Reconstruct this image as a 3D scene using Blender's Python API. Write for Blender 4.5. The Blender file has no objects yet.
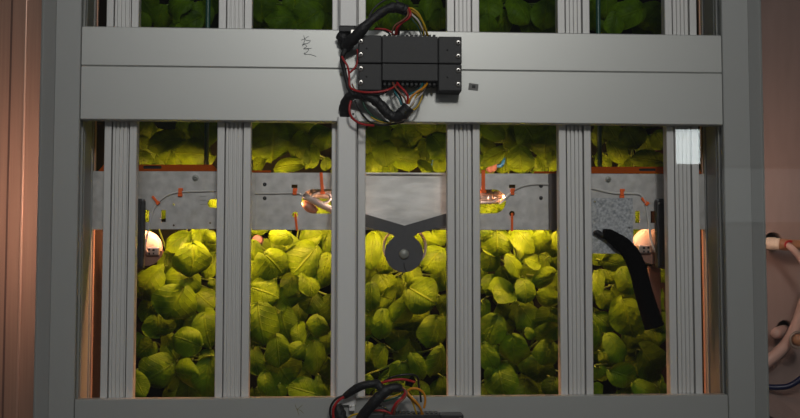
import bpy, bmesh, math, random
from mathutils import Vector, Matrix

# ------------------------------------------------------------------ camera, world, lights, exposure
SC = bpy.context.scene
COL = SC.collection
ZC = 1.30                                   # eye height
CAM = Vector((0, -1.4, ZC))
FPX = 1000.0                                # focal length in pixels of an 800 px wide frame
PITCH, YAW, ROLL = 0.0577, 0.0590, 0.0004
_f = Vector((math.sin(YAW)*math.cos(PITCH), math.cos(YAW)*math.cos(PITCH), math.sin(PITCH)))
_r = Vector((math.cos(YAW), -math.sin(YAW), 0))
_u = _r.cross(_f)
_r, _u = math.cos(ROLL)*_r + math.sin(ROLL)*_u, math.cos(ROLL)*_u - math.sin(ROLL)*_r

cam_data = bpy.data.cameras.new('camera')
cam_data.sensor_width = 36.0
cam_data.lens = 36.0*FPX/800.0
cam_data.clip_start = 0.02
cam = bpy.data.objects.new('camera', cam_data)
COL.objects.link(cam)
cam.matrix_world = Matrix(((_r.x, _u.x, -_f.x, CAM.x), (_r.y, _u.y, -_f.y, CAM.y), (_r.z, _u.z, -_f.z, CAM.z), (0, 0, 0, 1)))
SC.camera = cam

SC.view_settings.view_transform = 'Standard'
SC.view_settings.look = 'None'
SC.view_settings.gamma = 1.0
SC.view_settings.use_curve_mapping = False
SC.view_settings.exposure = 0.0

world = bpy.data.worlds.new('world')
SC.world = world
world.use_nodes = True
world.node_tree.nodes['Background'].inputs[0].default_value = (0.96, 0.98, 1.0, 1)
world.node_tree.nodes['Background'].inputs[1].default_value = 0.050


def area(name, loc, target, sx, sy, power, color, spread=180, shape='RECTANGLE'):
    d = bpy.data.lights.new(name, 'AREA')
    d.shape = shape
    d.size = sx
    if shape == 'RECTANGLE':
        d.size_y = sy
    d.energy = power
    d.color = color
    d.spread = math.radians(spread)
    o = bpy.data.objects.new(name, d)
    COL.objects.link(o)
    o.location = loc
    o.rotation_euler = (Vector(target)-Vector(loc)).to_track_quat('-Z', 'Y').to_euler()
    return o


# the hall's soft ceiling light, above and behind the viewer
sd = bpy.data.lights.new('hall_spotlight', 'SPOT')
sd.energy = 64.0
sd.color = (1.0, 0.98, 0.93)
sd.spot_size = math.radians(46)
sd.spot_blend = 1.0
sd.shadow_soft_size = 0.16
so = bpy.data.objects.new('hall_spotlight', sd)
COL.objects.link(so)
so.location = (0.30, -2.6, ZC+1.35)
so.rotation_euler = (Vector((0.10, 0.0, ZC+0.13))-so.location).to_track_quat('-Z', 'Y').to_euler()
area('hall_fill_light', (-0.3, -3.2, ZC+2.2), (0, 0, ZC), 1.2, 0.8, 6.0, (0.97, 0.99, 1.0), 120)


def W(px, py, Y):
    """the point at depth Y that the photograph shows at (px, py)"""
    d = _f + _r*((px-400.0)/FPX) + _u*((209.0-py)/FPX)
    return CAM + d*((Y-CAM.y)/d.y)


S = 1.4e-3                                   # metres per pixel on the front plane


def sc_at(Y):
    return (Y-CAM.y)/FPX

# ------------------------------------------------------------------ materials


def mat(name, color, rough=0.5, metal=0.0, noise=0.0, nscale=80.0, bump=0.0, stretch=None, emit=None, estr=0.0, color2=None, coat=0.0):
    m = bpy.data.materials.new(name)
    m.use_nodes = True
    nt = m.node_tree
    b = nt.nodes['Principled BSDF']
    b.inputs['Base Color'].default_value = (*color, 1)
    b.inputs['Roughness'].default_value = rough
    b.inputs['Metallic'].default_value = metal
    b.inputs['Coat Weight'].default_value = coat
    if noise > 0 or bump > 0 or color2:
        tc = nt.nodes.new('ShaderNodeTexCoord')
        mp = nt.nodes.new('ShaderNodeMapping')
        if stretch:
            mp.inputs['Scale'].default_value = stretch
        n = nt.nodes.new('ShaderNodeTexNoise')
        n.inputs['Scale'].default_value = nscale
        n.inputs['Detail'].default_value = 4
        nt.links.new(tc.outputs['Object'], mp.inputs[0])
        nt.links.new(mp.outputs[0], n.inputs['Vector'])
        rp = nt.nodes.new('ShaderNodeValToRGB')
        rp.color_ramp.elements[0].position = 0.3
        rp.color_ramp.elements[1].position = 0.7
        c2 = color2 or tuple(c*(1-noise) for c in color)
        rp.color_ramp.elements[0].color = (*c2, 1)
        rp.color_ramp.elements[1].color = (*color, 1)
        nt.links.new(n.outputs['Fac'], rp.inputs[0])
        nt.links.new(rp.outputs[0], b.inputs['Base Color'])
        if bump > 0:
            bp = nt.nodes.new('ShaderNodeBump')
            bp.inputs['Strength'].default_value = bump
            bp.inputs['Distance'].default_value = 0.001
            nt.links.new(n.outputs['Fac'], bp.inputs['Height'])
            nt.links.new(bp.outputs[0], b.inputs['Normal'])
    if emit:
        b.inputs['Emission Color'].default_value = (*emit, 1)
        b.inputs['Emission Strength'].default_value = estr
    return m


M = {}
M['alu'] = mat('anodised_aluminium', (0.56, 0.57, 0.55), 0.42, 0.55, 0.05, 500, 0.05)
M['upright'] = mat('upright_aluminium', (0.41, 0.42, 0.41), 0.5, 0.25, 0.05, 500, 0.05)
M['alu_bar'] = mat('aluminium_profile', (0.70, 0.695, 0.68), 0.45, 0.25, 0.03, 400)
M['alu_slot'] = mat('slot_shadow_aluminium', (0.20, 0.20, 0.20), 0.5, 0.3)
M['duct'] = mat('duct_metal', (0.78, 0.78, 0.77), 0.5, 0.2, 0.03, 300)
M['sheet'] = mat('zinc_sheet', (0.66, 0.65, 0.63), 0.42, 0.5, 0.30, 75, 0.25)
M['sheet_brushed'] = mat('brushed_steel', (0.90, 0.89, 0.86), 0.4, 0.5, 0.34, 45, 0.25, stretch=(0.6, 1, 1.8))
M['galv'] = mat('spangled_zinc', (0.62, 0.64, 0.66), 0.45, 0.4, 0.0, 260, 0.1, color2=(0.24, 0.26, 0.28))
M['orange'] = mat('orange_foil', (0.42, 0.075, 0.002), 0.7, 0.0, 0.08, 200)
M['orange'].node_tree.nodes['Principled BSDF'].inputs['Specular IOR Level'].default_value = 0.1
M['tie'] = mat('orange_tie', (1.0, 0.15, 0.01), 0.55)
M['hole'] = mat('dark_recess', (0.012, 0.012, 0.012), 0.8)
M['black'] = mat('black_plastic', (0.022, 0.023, 0.025), 0.55, 0.0, 0.2, 300, 0.1)
M['black_seam'] = mat('black_seam', (0.006, 0.006, 0.006), 0.7)
M['tape'] = mat('black_tape', (0.012, 0.012, 0.014), 0.5, 0.0, 0.3, 260, 1.6)
M['sleeve'] = mat('black_foam_sleeve', (0.003, 0.003, 0.003), 1.0, 0.0, 0.3, 200, 0.5)
M['sleeve'].node_tree.nodes['Principled BSDF'].inputs['Specular IOR Level'].default_value = 0.03
M['holder'] = mat('dark_holder', (0.035, 0.035, 0.038), 0.45, 0.2, 0.3, 90)
M['hanger'] = mat('graphite_plate', (0.085, 0.086, 0.092), 0.55, 0.2, 0.12, 200)
M['screw'] = mat('steel_screw', (0.65, 0.63, 0.60), 0.3, 0.9)
M['bolt'] = mat('grey_bolt', (0.30, 0.31, 0.28), 0.45, 0.3)
M['copper'] = mat('copper_housing', (0.62, 0.52, 0.47), 0.30, 0.75, 0.12, 60)
M['satin'] = mat('satin_copper', (0.42, 0.37, 0.35), 0.55, 0.1, 0.1, 60)
M['flange'] = mat('dark_flange', (0.12, 0.10, 0.095), 0.5, 0.3)
M['pinkb'] = mat('pink_board', (0.16, 0.10, 0.085), 0.7)
M['side'] = mat('brown_board', (0.034, 0.024, 0.020), 0.9, 0.0, 0.2, 30)
M['side'].node_tree.nodes['Principled BSDF'].inputs['Specular IOR Level'].default_value = 0.05
M['copper_dull'] = mat('dull_copper', (0.34, 0.19, 0.14), 0.45, 0.5, 0.25, 60)
M['wall_l'] = mat('copper_wall', (0.42, 0.25, 0.18), 0.42, 0.35, 0.16, 40, 0.0, stretch=(7, 1, 0.12))
M['wall_r'] = mat('pink_brown_wall', (0.36, 0.25, 0.215), 0.55, 0.0, 0.12, 22, 0.0, stretch=(3, 1, 0.5))
M['wall_b'] = mat('cream_pink_panel', (0.40, 0.26, 0.21), 0.6, 0.0, 0.1, 30)
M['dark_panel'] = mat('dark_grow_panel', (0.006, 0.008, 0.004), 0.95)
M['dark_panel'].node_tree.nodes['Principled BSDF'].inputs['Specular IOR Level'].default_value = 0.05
M['floor'] = mat('grey_floor', (0.12, 0.11, 0.10), 0.6, 0.0, 0.2, 6)
M['cable'] = mat('grey_cable', (0.66, 0.65, 0.62), 0.45)
M['red'] = mat('red_wire', (0.42, 0.012, 0.014), 0.4)
M['brown'] = mat('brown_wire', (0.27, 0.10, 0.06), 0.4)
M['yellow'] = mat('yellow_wire', (0.62, 0.40, 0.01), 0.4)
M['orangew'] = mat('amber_wire', (0.70, 0.27, 0.008), 0.4)
M['white'] = mat('white_wire', (0.62, 0.57, 0.56), 0.4)
M['teal'] = mat('teal_wire', (0.01, 0.16, 0.19), 0.4)
M['green'] = mat('green_wire', (0.012, 0.08, 0.045), 0.4)
M['blackw'] = mat('black_wire', (0.01, 0.01, 0.011), 0.4)
M['rod'] = mat('dark_green_rod', (0.018, 0.085, 0.065), 0.35)
M['blue'] = mat('blue_tube', (0.004, 0.008, 0.055), 0.35)
M['blueclip'] = mat('blue_clip', (0.01, 0.13, 0.42), 0.4)
M['hose'] = mat('pale_hose', (0.62, 0.40, 0.33), 0.4)
M['white_fit'] = mat('cream_fitting', (0.86, 0.68, 0.52), 0.45, 0.0, 0.1, 300)
M['clamp'] = mat('clamp_metal', (0.40, 0.30, 0.24), 0.4, 0.4)
M['fit_brown'] = mat('brown_fitting', (0.42, 0.20, 0.10), 0.4)
M['ink'] = mat('grey_ink', (0.03, 0.045, 0.055), 0.6)
M['sticker'] = mat('grey_sticker', (0.20, 0.20, 0.19), 0.6)
M['sticker_dark'] = mat('dark_square', (0.03, 0.03, 0.03), 0.6)
M['led'] = mat('led_glow', (1, 0.8, 0.5), 0.5, emit=(1.0, 0.60, 0.40), estr=2.0)
M['screen'] = mat('lit_window', (0.5, 0.5, 0.5), 0.5, emit=(0.90, 1.0, 1.0), estr=8.0)


def leaf_material():
    m = bpy.data.materials.new('leaf')
    m.use_nodes = True
    nt = m.node_tree
    L = nt.links
    N = nt.nodes
    b = N['Principled BSDF']
    out = [n for n in N if n.type == 'OUTPUT_MATERIAL'][0]

    def math_(op, a, c=None, d=None):
        n = N.new('ShaderNodeMath')
        n.operation = op
        for i, v in enumerate((a, c, d)):
            if v is None:
                continue
            if isinstance(v, (int, float)):
                n.inputs[i].default_value = v
            else:
                L.new(v, n.inputs[i])
        return n.outputs[0]
    uv = N.new('ShaderNodeUVMap')
    uv.uv_map = 'UVMap'
    sp = N.new('ShaderNodeSeparateXYZ')
    L.new(uv.outputs[0], sp.inputs[0])
    u, v = sp.outputs[0], sp.outputs[1]
    av = math_('ABSOLUTE', math_('SUBTRACT', v, 0.5))          # 0..0.5
    mid = math_('SUBTRACT', 1.0, math_('MULTIPLY', av, 26.0))
    mid = math_('MAXIMUM', mid, 0.0)
    ph = math_('SUBTRACT', math_('MULTIPLY', u, 6.0), math_('MULTIPLY', av, 3.6))
    fr = math_('ABSOLUTE', math_('SUBTRACT', math_('FRACT', ph), 0.5))
    side = math_('MAXIMUM', math_('SUBTRACT', 1.0, math_('MULTIPLY', fr, 12.0)), 0.0)
    side = math_('MULTIPLY', side, 0.55)
    vein = math_('MAXIMUM', mid, side)
    no = N.new('ShaderNodeTexNoise')
    no.inputs['Scale'].default_value = 34
    no.inputs['Detail'].default_value = 3
    tc = N.new('ShaderNodeTexCoord')
    L.new(tc.outputs['Object'], no.inputs['Vector'])
    rp = N.new('ShaderNodeValToRGB')
    rp.color_ramp.elements[0].position = 0.32
    rp.color_ramp.elements[0].color = (0.030, 0.076, 0.0012, 1)
    rp.color_ramp.elements[1].position = 0.68
    rp.color_ramp.elements[1].color = (0.108, 0.215, 0.002, 1)
    L.new(no.outputs['Fac'], rp.inputs[0])
    mx = N.new('ShaderNodeMixRGB')
    mx.inputs[2].default_value = (0.19, 0.27, 0.008, 1)
    L.new(math_('MULTIPLY', vein, 0.22), mx.inputs[0])
    L.new(rp.outputs[0], mx.inputs[1])
    L.new(mx.outputs[0], b.inputs['Base Color'])
    b.inputs['Roughness'].default_value = 0.48
    b.inputs['Specular IOR Level'].default_value = 0.10
    n2 = N.new('ShaderNodeTexNoise')
    n2.inputs['Scale'].default_value = 190
    L.new(tc.outputs['Object'], n2.inputs['Vector'])
    h = math_('SUBTRACT', math_('MULTIPLY', n2.outputs['Fac'], 0.9), vein)
    bp = N.new('ShaderNodeBump')
    bp.inputs['Strength'].default_value = 0.9
    bp.inputs['Distance'].default_value = 0.0011
    L.new(h, bp.inputs['Height'])
    L.new(bp.outputs[0], b.inputs['Normal'])
    tr = N.new('ShaderNodeBsdfTranslucent')
    tr.inputs[0].default_value = (0.10, 0.17, 0.0015, 1)
    ms = N.new('ShaderNodeMixShader')
    ms.inputs[0].default_value = 0.12
    L.new(b.outputs[0], ms.inputs[1])
    L.new(tr.outputs[0], ms.inputs[2])
    L.new(ms.outputs[0], out.inputs[0])
    return m


M['leaf'] = leaf_material()
M['stem'] = mat('leaf_stalk', (0.15, 0.26, 0.03), 0.45)


def glass_material():
    m = bpy.data.materials.new('clear_glass')
    m.use_nodes = True
    nt = m.node_tree
    nt.nodes.clear()
    o = nt.nodes.new('ShaderNodeOutputMaterial')
    t = nt.nodes.new('ShaderNodeBsdfTransparent')
    g = nt.nodes.new('ShaderNodeBsdfGlossy')
    g.inputs['Roughness'].default_value = 0.004
    f = nt.nodes.new('ShaderNodeFresnel')
    f.inputs['IOR'].default_value = 1.45
    mx = nt.nodes.new('ShaderNodeMixShader')
    nt.links.new(f.outputs[0], mx.inputs[0])
    nt.links.new(t.outputs[0], mx.inputs[1])
    nt.links.new(g.outputs[0], mx.inputs[2])
    nt.links.new(mx.outputs[0], o.inputs[0])
    return m


M['glass'] = glass_material()

# ------------------------------------------------------------------ helpers


def link(name, me, m, parent=None):
    if m:
        me.materials.append(m)
    o = bpy.data.objects.new(name, me)
    COL.objects.link(o)
    if parent:
        o.parent = parent
        o.matrix_parent_inverse = parent.matrix_world.inverted()
    return o


def tag(o, label=None, cat=None, group=None, kind=None):
    if label:
        o['label'] = label
    if cat:
        o['category'] = cat
    if group:
        o['group'] = group
    if kind:
        o['kind'] = kind
    return o


def empty(name, loc, label, cat, group=None):
    o = bpy.data.objects.new(name, None)
    o.empty_display_size = 0.02
    COL.objects.link(o)
    o.location = loc
    o.matrix_world = Matrix.Translation(Vector(loc))
    return tag(o, label, cat, group)


def mesh_from(bm, name='m', smooth=False):
    bmesh.ops.recalc_face_normals(bm, faces=bm.faces)
    me = bpy.data.meshes.new(name)
    bm.to_mesh(me)
    bm.free()
    if smooth:
        for p in me.polygons:
            p.use_smooth = True
    return me


def add_box(bm, x0, x1, y0, y1, z0, z1, bev=0.0):
    r = bmesh.ops.create_cube(bm, size=1.0)
    vs = r['verts']
    for v in vs:
        v.co = Vector(((x0+x1)/2+v.co.x*(x1-x0), (y0+y1)/2+v.co.y*(y1-y0), (z0+z1)/2+v.co.z*(z1-z0)))
    if bev > 0:
        es = list({e for v in vs for e in v.link_edges})
        bmesh.ops.bevel(bm, geom=es, offset=bev, segments=2, affect='EDGES', profile=0.6)


def box(name, x0, x1, y0, y1, z0, z1, m, parent=None, bev=0.0):
    bm = bmesh.new()
    add_box(bm, min(x0, x1), max(x0, x1), y0, y1, min(z0, z1), max(z0, z1), bev)
    return link(name, mesh_from(bm, name), m, parent)


def pbox(name, px0, px1, py0, py1, Y0, Y1, m, parent=None, bev=0.0):
    """box whose front face (depth Y0) covers the pixel rectangle"""
    a = W(px0, (py0+py1)/2, Y0)
    b = W(px1, (py0+py1)/2, Y0)
    c = W((px0+px1)/2, py0, Y0)
    d = W((px0+px1)/2, py1, Y0)
    return box(name, a.x, b.x, Y0, Y1, d.z, c.z, m, parent, bev)


def profile(name, pts, z0, z1, m, parent=None, smooth=False):
    """vertical extrusion of an XY outline"""
    bm = bmesh.new()
    lo = [bm.verts.new((x, y, z0)) for x, y in pts]
    hi = [bm.verts.new((x, y, z1)) for x, y in pts]
    n = len(pts)
    for i in range(n):
        j = (i+1) % n
        bm.faces.new((lo[i], lo[j], hi[j], hi[i]))
    bm.faces.new(hi)
    bm.faces.new(lo[::-1])
    return link(name, mesh_from(bm, name), m, parent)


def hprofile(name, pts, x0, x1, m, parent=None):
    """horizontal extrusion of a YZ outline"""
    bm = bmesh.new()
    lo = [bm.verts.new((x0, y, z)) for y, z in pts]
    hi = [bm.verts.new((x1, y, z)) for y, z in pts]
    n = len(pts)
    for i in range(n):
        j = (i+1) % n
        bm.faces.new((lo[i], lo[j], hi[j], hi[i]))
    bm.faces.new(hi)
    bm.faces.new(lo[::-1])
    return link(name, mesh_from(bm, name), m, parent)


def smooth_pts(pts, n=8):
    out = []
    P = [pts[0]] + list(pts) + [pts[-1]]
    for i in range(1, len(P)-2):
        p0, p1, p2, p3 = P[i-1], P[i], P[i+1], P[i+2]
        for k in range(n):
            t = k/n
            out.append(0.5*((2*p1)+(p2-p0)*t+(2*p0-5*p1+4*p2-p3)*t*t+(3*p1-p0-3*p2+p3)*t*t*t))
    out.append(pts[-1].copy())
    return out


def tube_bm(bm, pts, rad, seg=10, wob=0.0, rng=None, flat=1.0):
    n = len(pts)
    rings = []
    prev = None
    for i, p in enumerate(pts):
        t = (pts[min(i+1, n-1)]-pts[max(i-1, 0)])
        if t.length < 1e-9:
            t = Vector((0, 0, 1))
        t.normalize()
        if prev is None:
            a = Vector((0, 1, 0)) if abs(t.y) < 0.9 else Vector((1, 0, 0))
            nrm = (a-t*a.dot(t)).normalized()
        else:
            nrm = (prev-t*prev.dot(t)).normalized()
        prev = nrm
        bn = t.cross(nrm)
        r = rad[i] if isinstance(rad, list) else rad
        if wob and rng:
            r *= 1+rng.uniform(-wob, wob)
        rings.append([bm.verts.new(p+nrm*(math.cos(2*math.pi*k/seg)*r*flat)+bn*(math.sin(2*math.pi*k/seg)*r)) for k in range(seg)])
    for i in range(n-1):
        for k in range(seg):
            j = (k+1) % seg
            bm.faces.new((rings[i][k], rings[i][j], rings[i+1][j], rings[i+1][k]))
    bm.faces.new(rings[0][::-1])
    bm.faces.new(rings[-1])


def tube(name, ppts, rpx, m, parent=None, wob=0.0, seed=1, n=8, flat=1.0):
    """ppts: (px, py, Y) control points; rpx radius in front-plane pixels (number or one per point)"""
    pts = smooth_pts([W(*p) for p in ppts], n)
    if isinstance(rpx, (list, tuple)):
        rr = []
        for i in range(len(rpx)-1):
            for k in range(n):
                rr.append((rpx[i]+(rpx[i+1]-rpx[i])*k/n)*S)
        rr.append(rpx[-1]*S)
    else:
        rr = rpx*S
    bm = bmesh.new()
    tube_bm(bm, pts, rr, 10, wob, random.Random(seed), flat)
    return link(name, mesh_from(bm, name, True), m, parent)


def plate(name, outer, holes, Y, th, m, parent=None, world=False):
    """flat plate with holes: outline and holes in pixels at depth Y, th thick going back"""
    cu = bpy.data.curves.new(name+'_c', 'CURVE')
    cu.dimensions = '2D'
    cu.fill_mode = 'BOTH'
    cu.extrude = th/2
    for poly in [outer]+list(holes):
        s = cu.splines.new('POLY')
        s.points.add(len(poly)-1)
        for i, (a, b) in enumerate(poly):
            w = Vector((a, Y, b)) if world else W(a, b, Y)
            s.points[i].co = (w.x, w.z, 0, 1)
        s.use_cyclic_u = True
    tmp = bpy.data.objects.new('tmp', cu)
    COL.objects.link(tmp)
    dg = bpy.context.evaluated_depsgraph_get()
    dg.update()
    me = bpy.data.meshes.new_from_object(tmp.evaluated_get(dg))
    bpy.data.objects.remove(tmp)
    bpy.data.curves.remove(cu)
    for v in me.vertices:
        x, z, d = v.co
        v.co = (x, Y+th/2-d, z)
    bm = bmesh.new()
    bm.from_mesh(me)
    bmesh.ops.remove_doubles(bm, verts=bm.verts, dist=1e-6)
    me2 = mesh_from(bm, name)
    return link(name, me2, m, parent)


def circ(cx, cy, r, n=20, a0=0, a1=360):
    return [(cx+r*math.cos(math.radians(a0+(a1-a0)*i/n)), cy+r*math.sin(math.radians(a0+(a1-a0)*i/n))) for i in range(n if abs(a1-a0) >= 360 else n+1)]


def slot_shape(x0, x1, y0, y1, r, left=True, right=True, n=8):
    pts = []
    if left:
        pts += [(x0+r-r*math.sin(math.pi/2*i/n), y1-r+r*math.cos(math.pi/2*i/n)) for i in range(n+1)]
        pts += [(x0+r-r*math.cos(math.pi/2*i/n), y0+r-r*math.sin(math.pi/2*i/n)) for i in range(n+1)]
    else:
        pts += [(x0, y1), (x0, y0)]
    if right:
        pts += [(x1-r+r*math.sin(math.pi/2*i/n), y0+r-r*math.cos(math.pi/2*i/n)) for i in range(n+1)]
        pts += [(x1-r+r*math.cos(math.pi/2*i/n), y1-r+r*math.sin(math.pi/2*i/n)) for i in range(n+1)]
    else:
        pts += [(x1, y0), (x1, y1)]
    out = []
    for p in pts:
        if not out or abs(p[0]-out[-1][0])+abs(p[1]-out[-1][1]) > 1e-4:
            out.append(p)
    return out


def lathe_y(name, px, py, Y, prof, m, parent=None, seg=28, smooth=True):
    """solid of revolution about the Y axis; prof = [(radius m, y offset m), ...] from front to back"""
    c = W(px, py, Y)
    bm = bmesh.new()
    rings = []
    for r, dy in prof:
        if r < 1e-6:
            rings.append([bm.verts.new((c.x, Y+dy, c.z))])
        else:
            rings.append([bm.verts.new((c.x+r*math.cos(2*math.pi*k/seg), Y+dy, c.z+r*math.sin(2*math.pi*k/seg))) for k in range(seg)])
    for a, b in zip(rings[:-1], rings[1:]):
        for k in range(seg):
            j = (k+1) % seg
            if len(a) == 1 and len(b) == 1:
                continue
            if len(a) == 1:
                bm.faces.new((a[0], b[j], b[k]))
            elif len(b) == 1:
                bm.faces.new((a[k], a[j], b[0]))
            else:
                bm.faces.new((a[k], a[j], b[j], b[k]))
    return link(name, mesh_from(bm, name, smooth), m, parent)


def screw(px, py, Y, r, parent, m='screw', name='screw'):
    """domed cross-recess screw head"""
    o = lathe_y(name, px, py, Y, [(r*0.15, -0.0012), (r*0.45, -0.0014), (r*0.75, -0.0010), (r, 0.0), (r, 0.0012)], M[m], parent, 16)
    return o

# ------------------------------------------------------------------ the setting


ZLO, ZHI = 0.0, 2.4
tag(box('floor', -2.2, 2.2, -4.8, 0.75, -0.05, 0, M['floor']), kind='structure')
wb = box('wall_back', -2.2, 2.2, 0.50, 0.56, 0, ZHI, M['wall_b'])
tag(wb, kind='structure')
# copper coloured lining on the left, pink brown lining on the right
xl = W(100, 260, 0.38).x
wl = box('wall_left', -1.1, -0.3652, 0.38, 0.40, 0, ZHI, M['wall_l'])
tag(wl, kind='structure')
xr = 0.5524
hole1 = [W(*p, 0.44) for p in circ(773.5, 241.5, 9.5, 24)]
hole2 = [W(*p, 0.44) for p in circ(785, 329, 9, 24)]
wr = plate('wall_right', [(xr, 0), (1.4, 0), (1.4, ZHI), (xr, ZHI)], [[(p.x, p.z) for p in hole1], [(p.x, p.z) for p in hole2]], 0.44, 0.02, M['wall_r'], world=True)
tag(wr, kind='structure')

xj = W(7.5, 200, 0.379)
tag(box('trim_1', xj.x-0.0016, xj.x+0.0016, 0.3785, 0.381, 0, ZHI, mat('dark_joint', (0.12, 0.06, 0.045), 0.6)), kind='structure')
xj = W(22, 200, 0.379)
tag(box('trim_2', xj.x-0.0022, xj.x+0.0022, 0.3765, 0.381, 0, ZHI, mat('streak_bead', (0.52, 0.33, 0.25), 0.35, 0.4), None, 0.0016), kind='structure')  # raised bead added so a pale streak of lamp light shows

# fill strips added unseen behind the two uprights to brighten the linings


def fill_strip(x, z0, z1, Y, label, power, rot):
    e = empty('fill_strip', (x, Y, z0), label, 'lamp', 'added fill strips behind the uprights')
    bm = bmesh.new()
    add_box(bm, x-0.012, x+0.012, Y, Y+0.014, z0, z1, 0.002)
    link('housing', mesh_from(bm), M['holder'], e)
    bm = bmesh.new()
    add_box(bm, x-0.008, x+0.008, Y+0.0142, Y+0.017, z0+0.01, z1-0.01)
    link('diffuser', mesh_from(bm), M['led'], e)
    a = area('fill_strip_light', (x, Y+0.03, (z0+z1)/2), (x+rot, Y+0.5, (z0+z1)/2), 0.015, z1-z0, power, (1.0, 0.66, 0.50), 110)
    a.parent = e
    a.matrix_parent_inverse = e.matrix_world.inverted()
    return e


pl_ = W(56, 205, 0.0755)
fill_strip(-0.392, pl_.z-0.09, pl_.z+0.12, 0.0829, 'short fill strip added unseen behind the left upright', 0.50, -0.40)
pr_ = W(742, 200, 0.0755)
fill_strip(0.580, pr_.z-0.05, pr_.z+0.09, 0.0829, 'short fill strip added unseen behind the right upright', 0.20, 0.3)

# ------------------------------------------------------------------ machine frame


def beam(py_tl, py_bl, py_tr, py_br, label, groove=False, gap=0.0):
    """horizontal aluminium profile between the uprights, top and bottom edges given left and right"""
    x0, x1 = -0.3609, 0.5478
    zt = (W(82, py_tl, 0).z+W(721, py_tr, 0).z)/2
    zb = (W(80, py_bl, 0).z+W(724, py_br, 0).z)/2
    h = 0.0012
    pts = [(0.0, zb+h), (h, zb), (0.0175, zb), (0.0175, zt), (h, zt), (0.0, zt-h)]
    o = hprofile('cross_beam', pts, x0, x1, M['alu'])
    tag(o, label, 'beam', 'cross beams')
    return zt, zb


BT = beam(26.2, 65.7, 34.9, 72.6, 'upper grey cross beam of the middle pair, behind the top half of the black block')
BM = beam(65.95, 119.8, 72.85, 124.6, 'lower grey cross beam of the middle pair, carrying the small grey sticker')
x0b, x1b = -0.3609, 0.5478
zt = (W(76, 399.8, 0).z+W(726, 394.6, 0).z)/2
o = hprofile('cross_beam', [(0, zt-0.09), (0.0175, zt-0.09), (0.0175, zt), (0.0012, zt), (0, zt-0.0012)], x0b, x1b, M['alu'])
tag(o, 'grey cross beam along the bottom edge, below the leaves', 'beam', 'cross beams')
ZBOT = zt


def upright(side, xi, label, w2=0.0545, w1=0.0350):
    """outer upright: flat face, sloping outer flank, grooved inner flank"""
    s = side                                # -1 left, +1 right; outward direction
    P = [(0, 0.0005), (0.0010, -0.0010), (w1-0.001, -0.0010), (w1+0.0005, 0.0006), (w2-0.0025, 0.008), (w2-0.0015, 0.006), (w2, 0.0075), (w2, 0.083), (0.0, 0.083), (0.0, 0.076), (0.006, 0.076), (0.006, 0.068), (0.0, 0.068),
         (0.0, 0.030), (0.0025, 0.030), (0.0025, 0.026), (0, 0.026), (0.0, 0.020), (0.007, 0.020), (0.007, 0.008), (0, 0.008)]
    pts = [(xi+s*a, b) for a, b in P]
    if s > 0:
        pts = pts[::-1]
    o = profile('corner_upright', pts, 0, ZHI, M['upright'])
    tag(o, label, 'upright', 'outer uprights')
    return o


upright(-1, -0.3619, 'tall grey outer upright on the left, beside the copper coloured wall', 0.0572)
upright(1, 0.5488, 'tall grey outer upright on the right, beside the wall with the hoses', 0.0625, 0.0395)

YB = 0.018                                   # front of the vertical profiles
BARS = [(102.3, 135.0), (216.0, 250.0), (331.2, 365.3), (447.4, 480.3), (559.7, 592.2), (668.4, 700.6)]
WHERE = ['first grooved vertical profile from the left, beside the left upright',
         'second grooved vertical profile from the left, between the first two leafy windows',
         'third grooved vertical profile from the left, behind the cable ducts',
         'fourth grooved vertical profile from the left, right of the round hanger disc',
         'fifth grooved vertical profile from the left, beside the black foam sleeve',
         'sixth and last grooved vertical profile, beside the right upright']


def bar(px0, px1, label, first):
    xa, xb = W(px0, 255, YB).x, W(px1, 255, YB).x
    w = xb-xa
    f = 0.215*w
    g = 0.040*w
    d = 0.016
    pts = [(xa, YB+0.0008), (xa+0.0008, YB), (xa+f*0.45, YB), (xa+f*0.45, YB+0.0006), (xa+f*0.52, YB+0.0006), (xa+f*0.52, YB), (xa+f, YB), (xa+f, YB+0.0125), (xa+f+g, YB+0.0125), (xa+f+g, YB+0.0014)]
    n = 4
    inner0, inner1 = xa+f+g, xb-f-g
    st = (inner1-inner0)/n
    for i in range(n):
        s = inner0+i*st
        pts += [(s+0.0004, YB+0.0008), (s+st*0.62, YB+0.0008), (s+st*0.70, YB+0.0036), (s+st*0.93, YB+0.0036)]
    pts += [(inner1, YB+0.0014), (inner1, YB+0.0125), (xb-f, YB+0.0125), (xb-f, YB), (xb-f*0.52, YB), (xb-f*0.52, YB+0.0006), (xb-f*0.45, YB+0.0006), (xb-f*0.45, YB), (xb-0.0008, YB), (xb, YB+0.0008), (xb, YB+d), (xa, YB+d)]
    o = profile('vertical_profile', pts, 0.0, ZHI, M['alu_bar'])
    tag(o, label, 'profile', 'grooved vertical profiles')
    return xa, xb


for (a, b), l in zip(BARS, WHERE):
    bar(a, b, l, False)

# side panels closing the growing chamber, lamp light on their front edge put in as pale copper
M['edge'] = mat('lit_edge', (0.75, 0.45, 0.34), 0.4, 0.3)
for sx, xa, lab in ((-1, -0.3650, 'brown side panel with a thin pale edge painted as lit, behind the left upright'), (1, 0.5487, 'brown side panel with a thin pale edge painted as lit, behind the right upright')):
    xb = xa+0.0035
    e = empty('side_panel', ((xa+xb)/2, 0.2, 0.0), lab, 'panel', 'side panels of the growing chamber')
    box('board', xa, xb, 0.0845, 0.379, 0.0, ZHI, M['side'], e)
    t0 = xb if sx < 0 else xa-0.0014
    box('lit_edge_trim', t0, t0+0.0014, 0.0842, 0.0900, 0.0, ZHI, M['edge'], e)

# ------------------------------------------------------------------ cable ducts on the third profile


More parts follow.
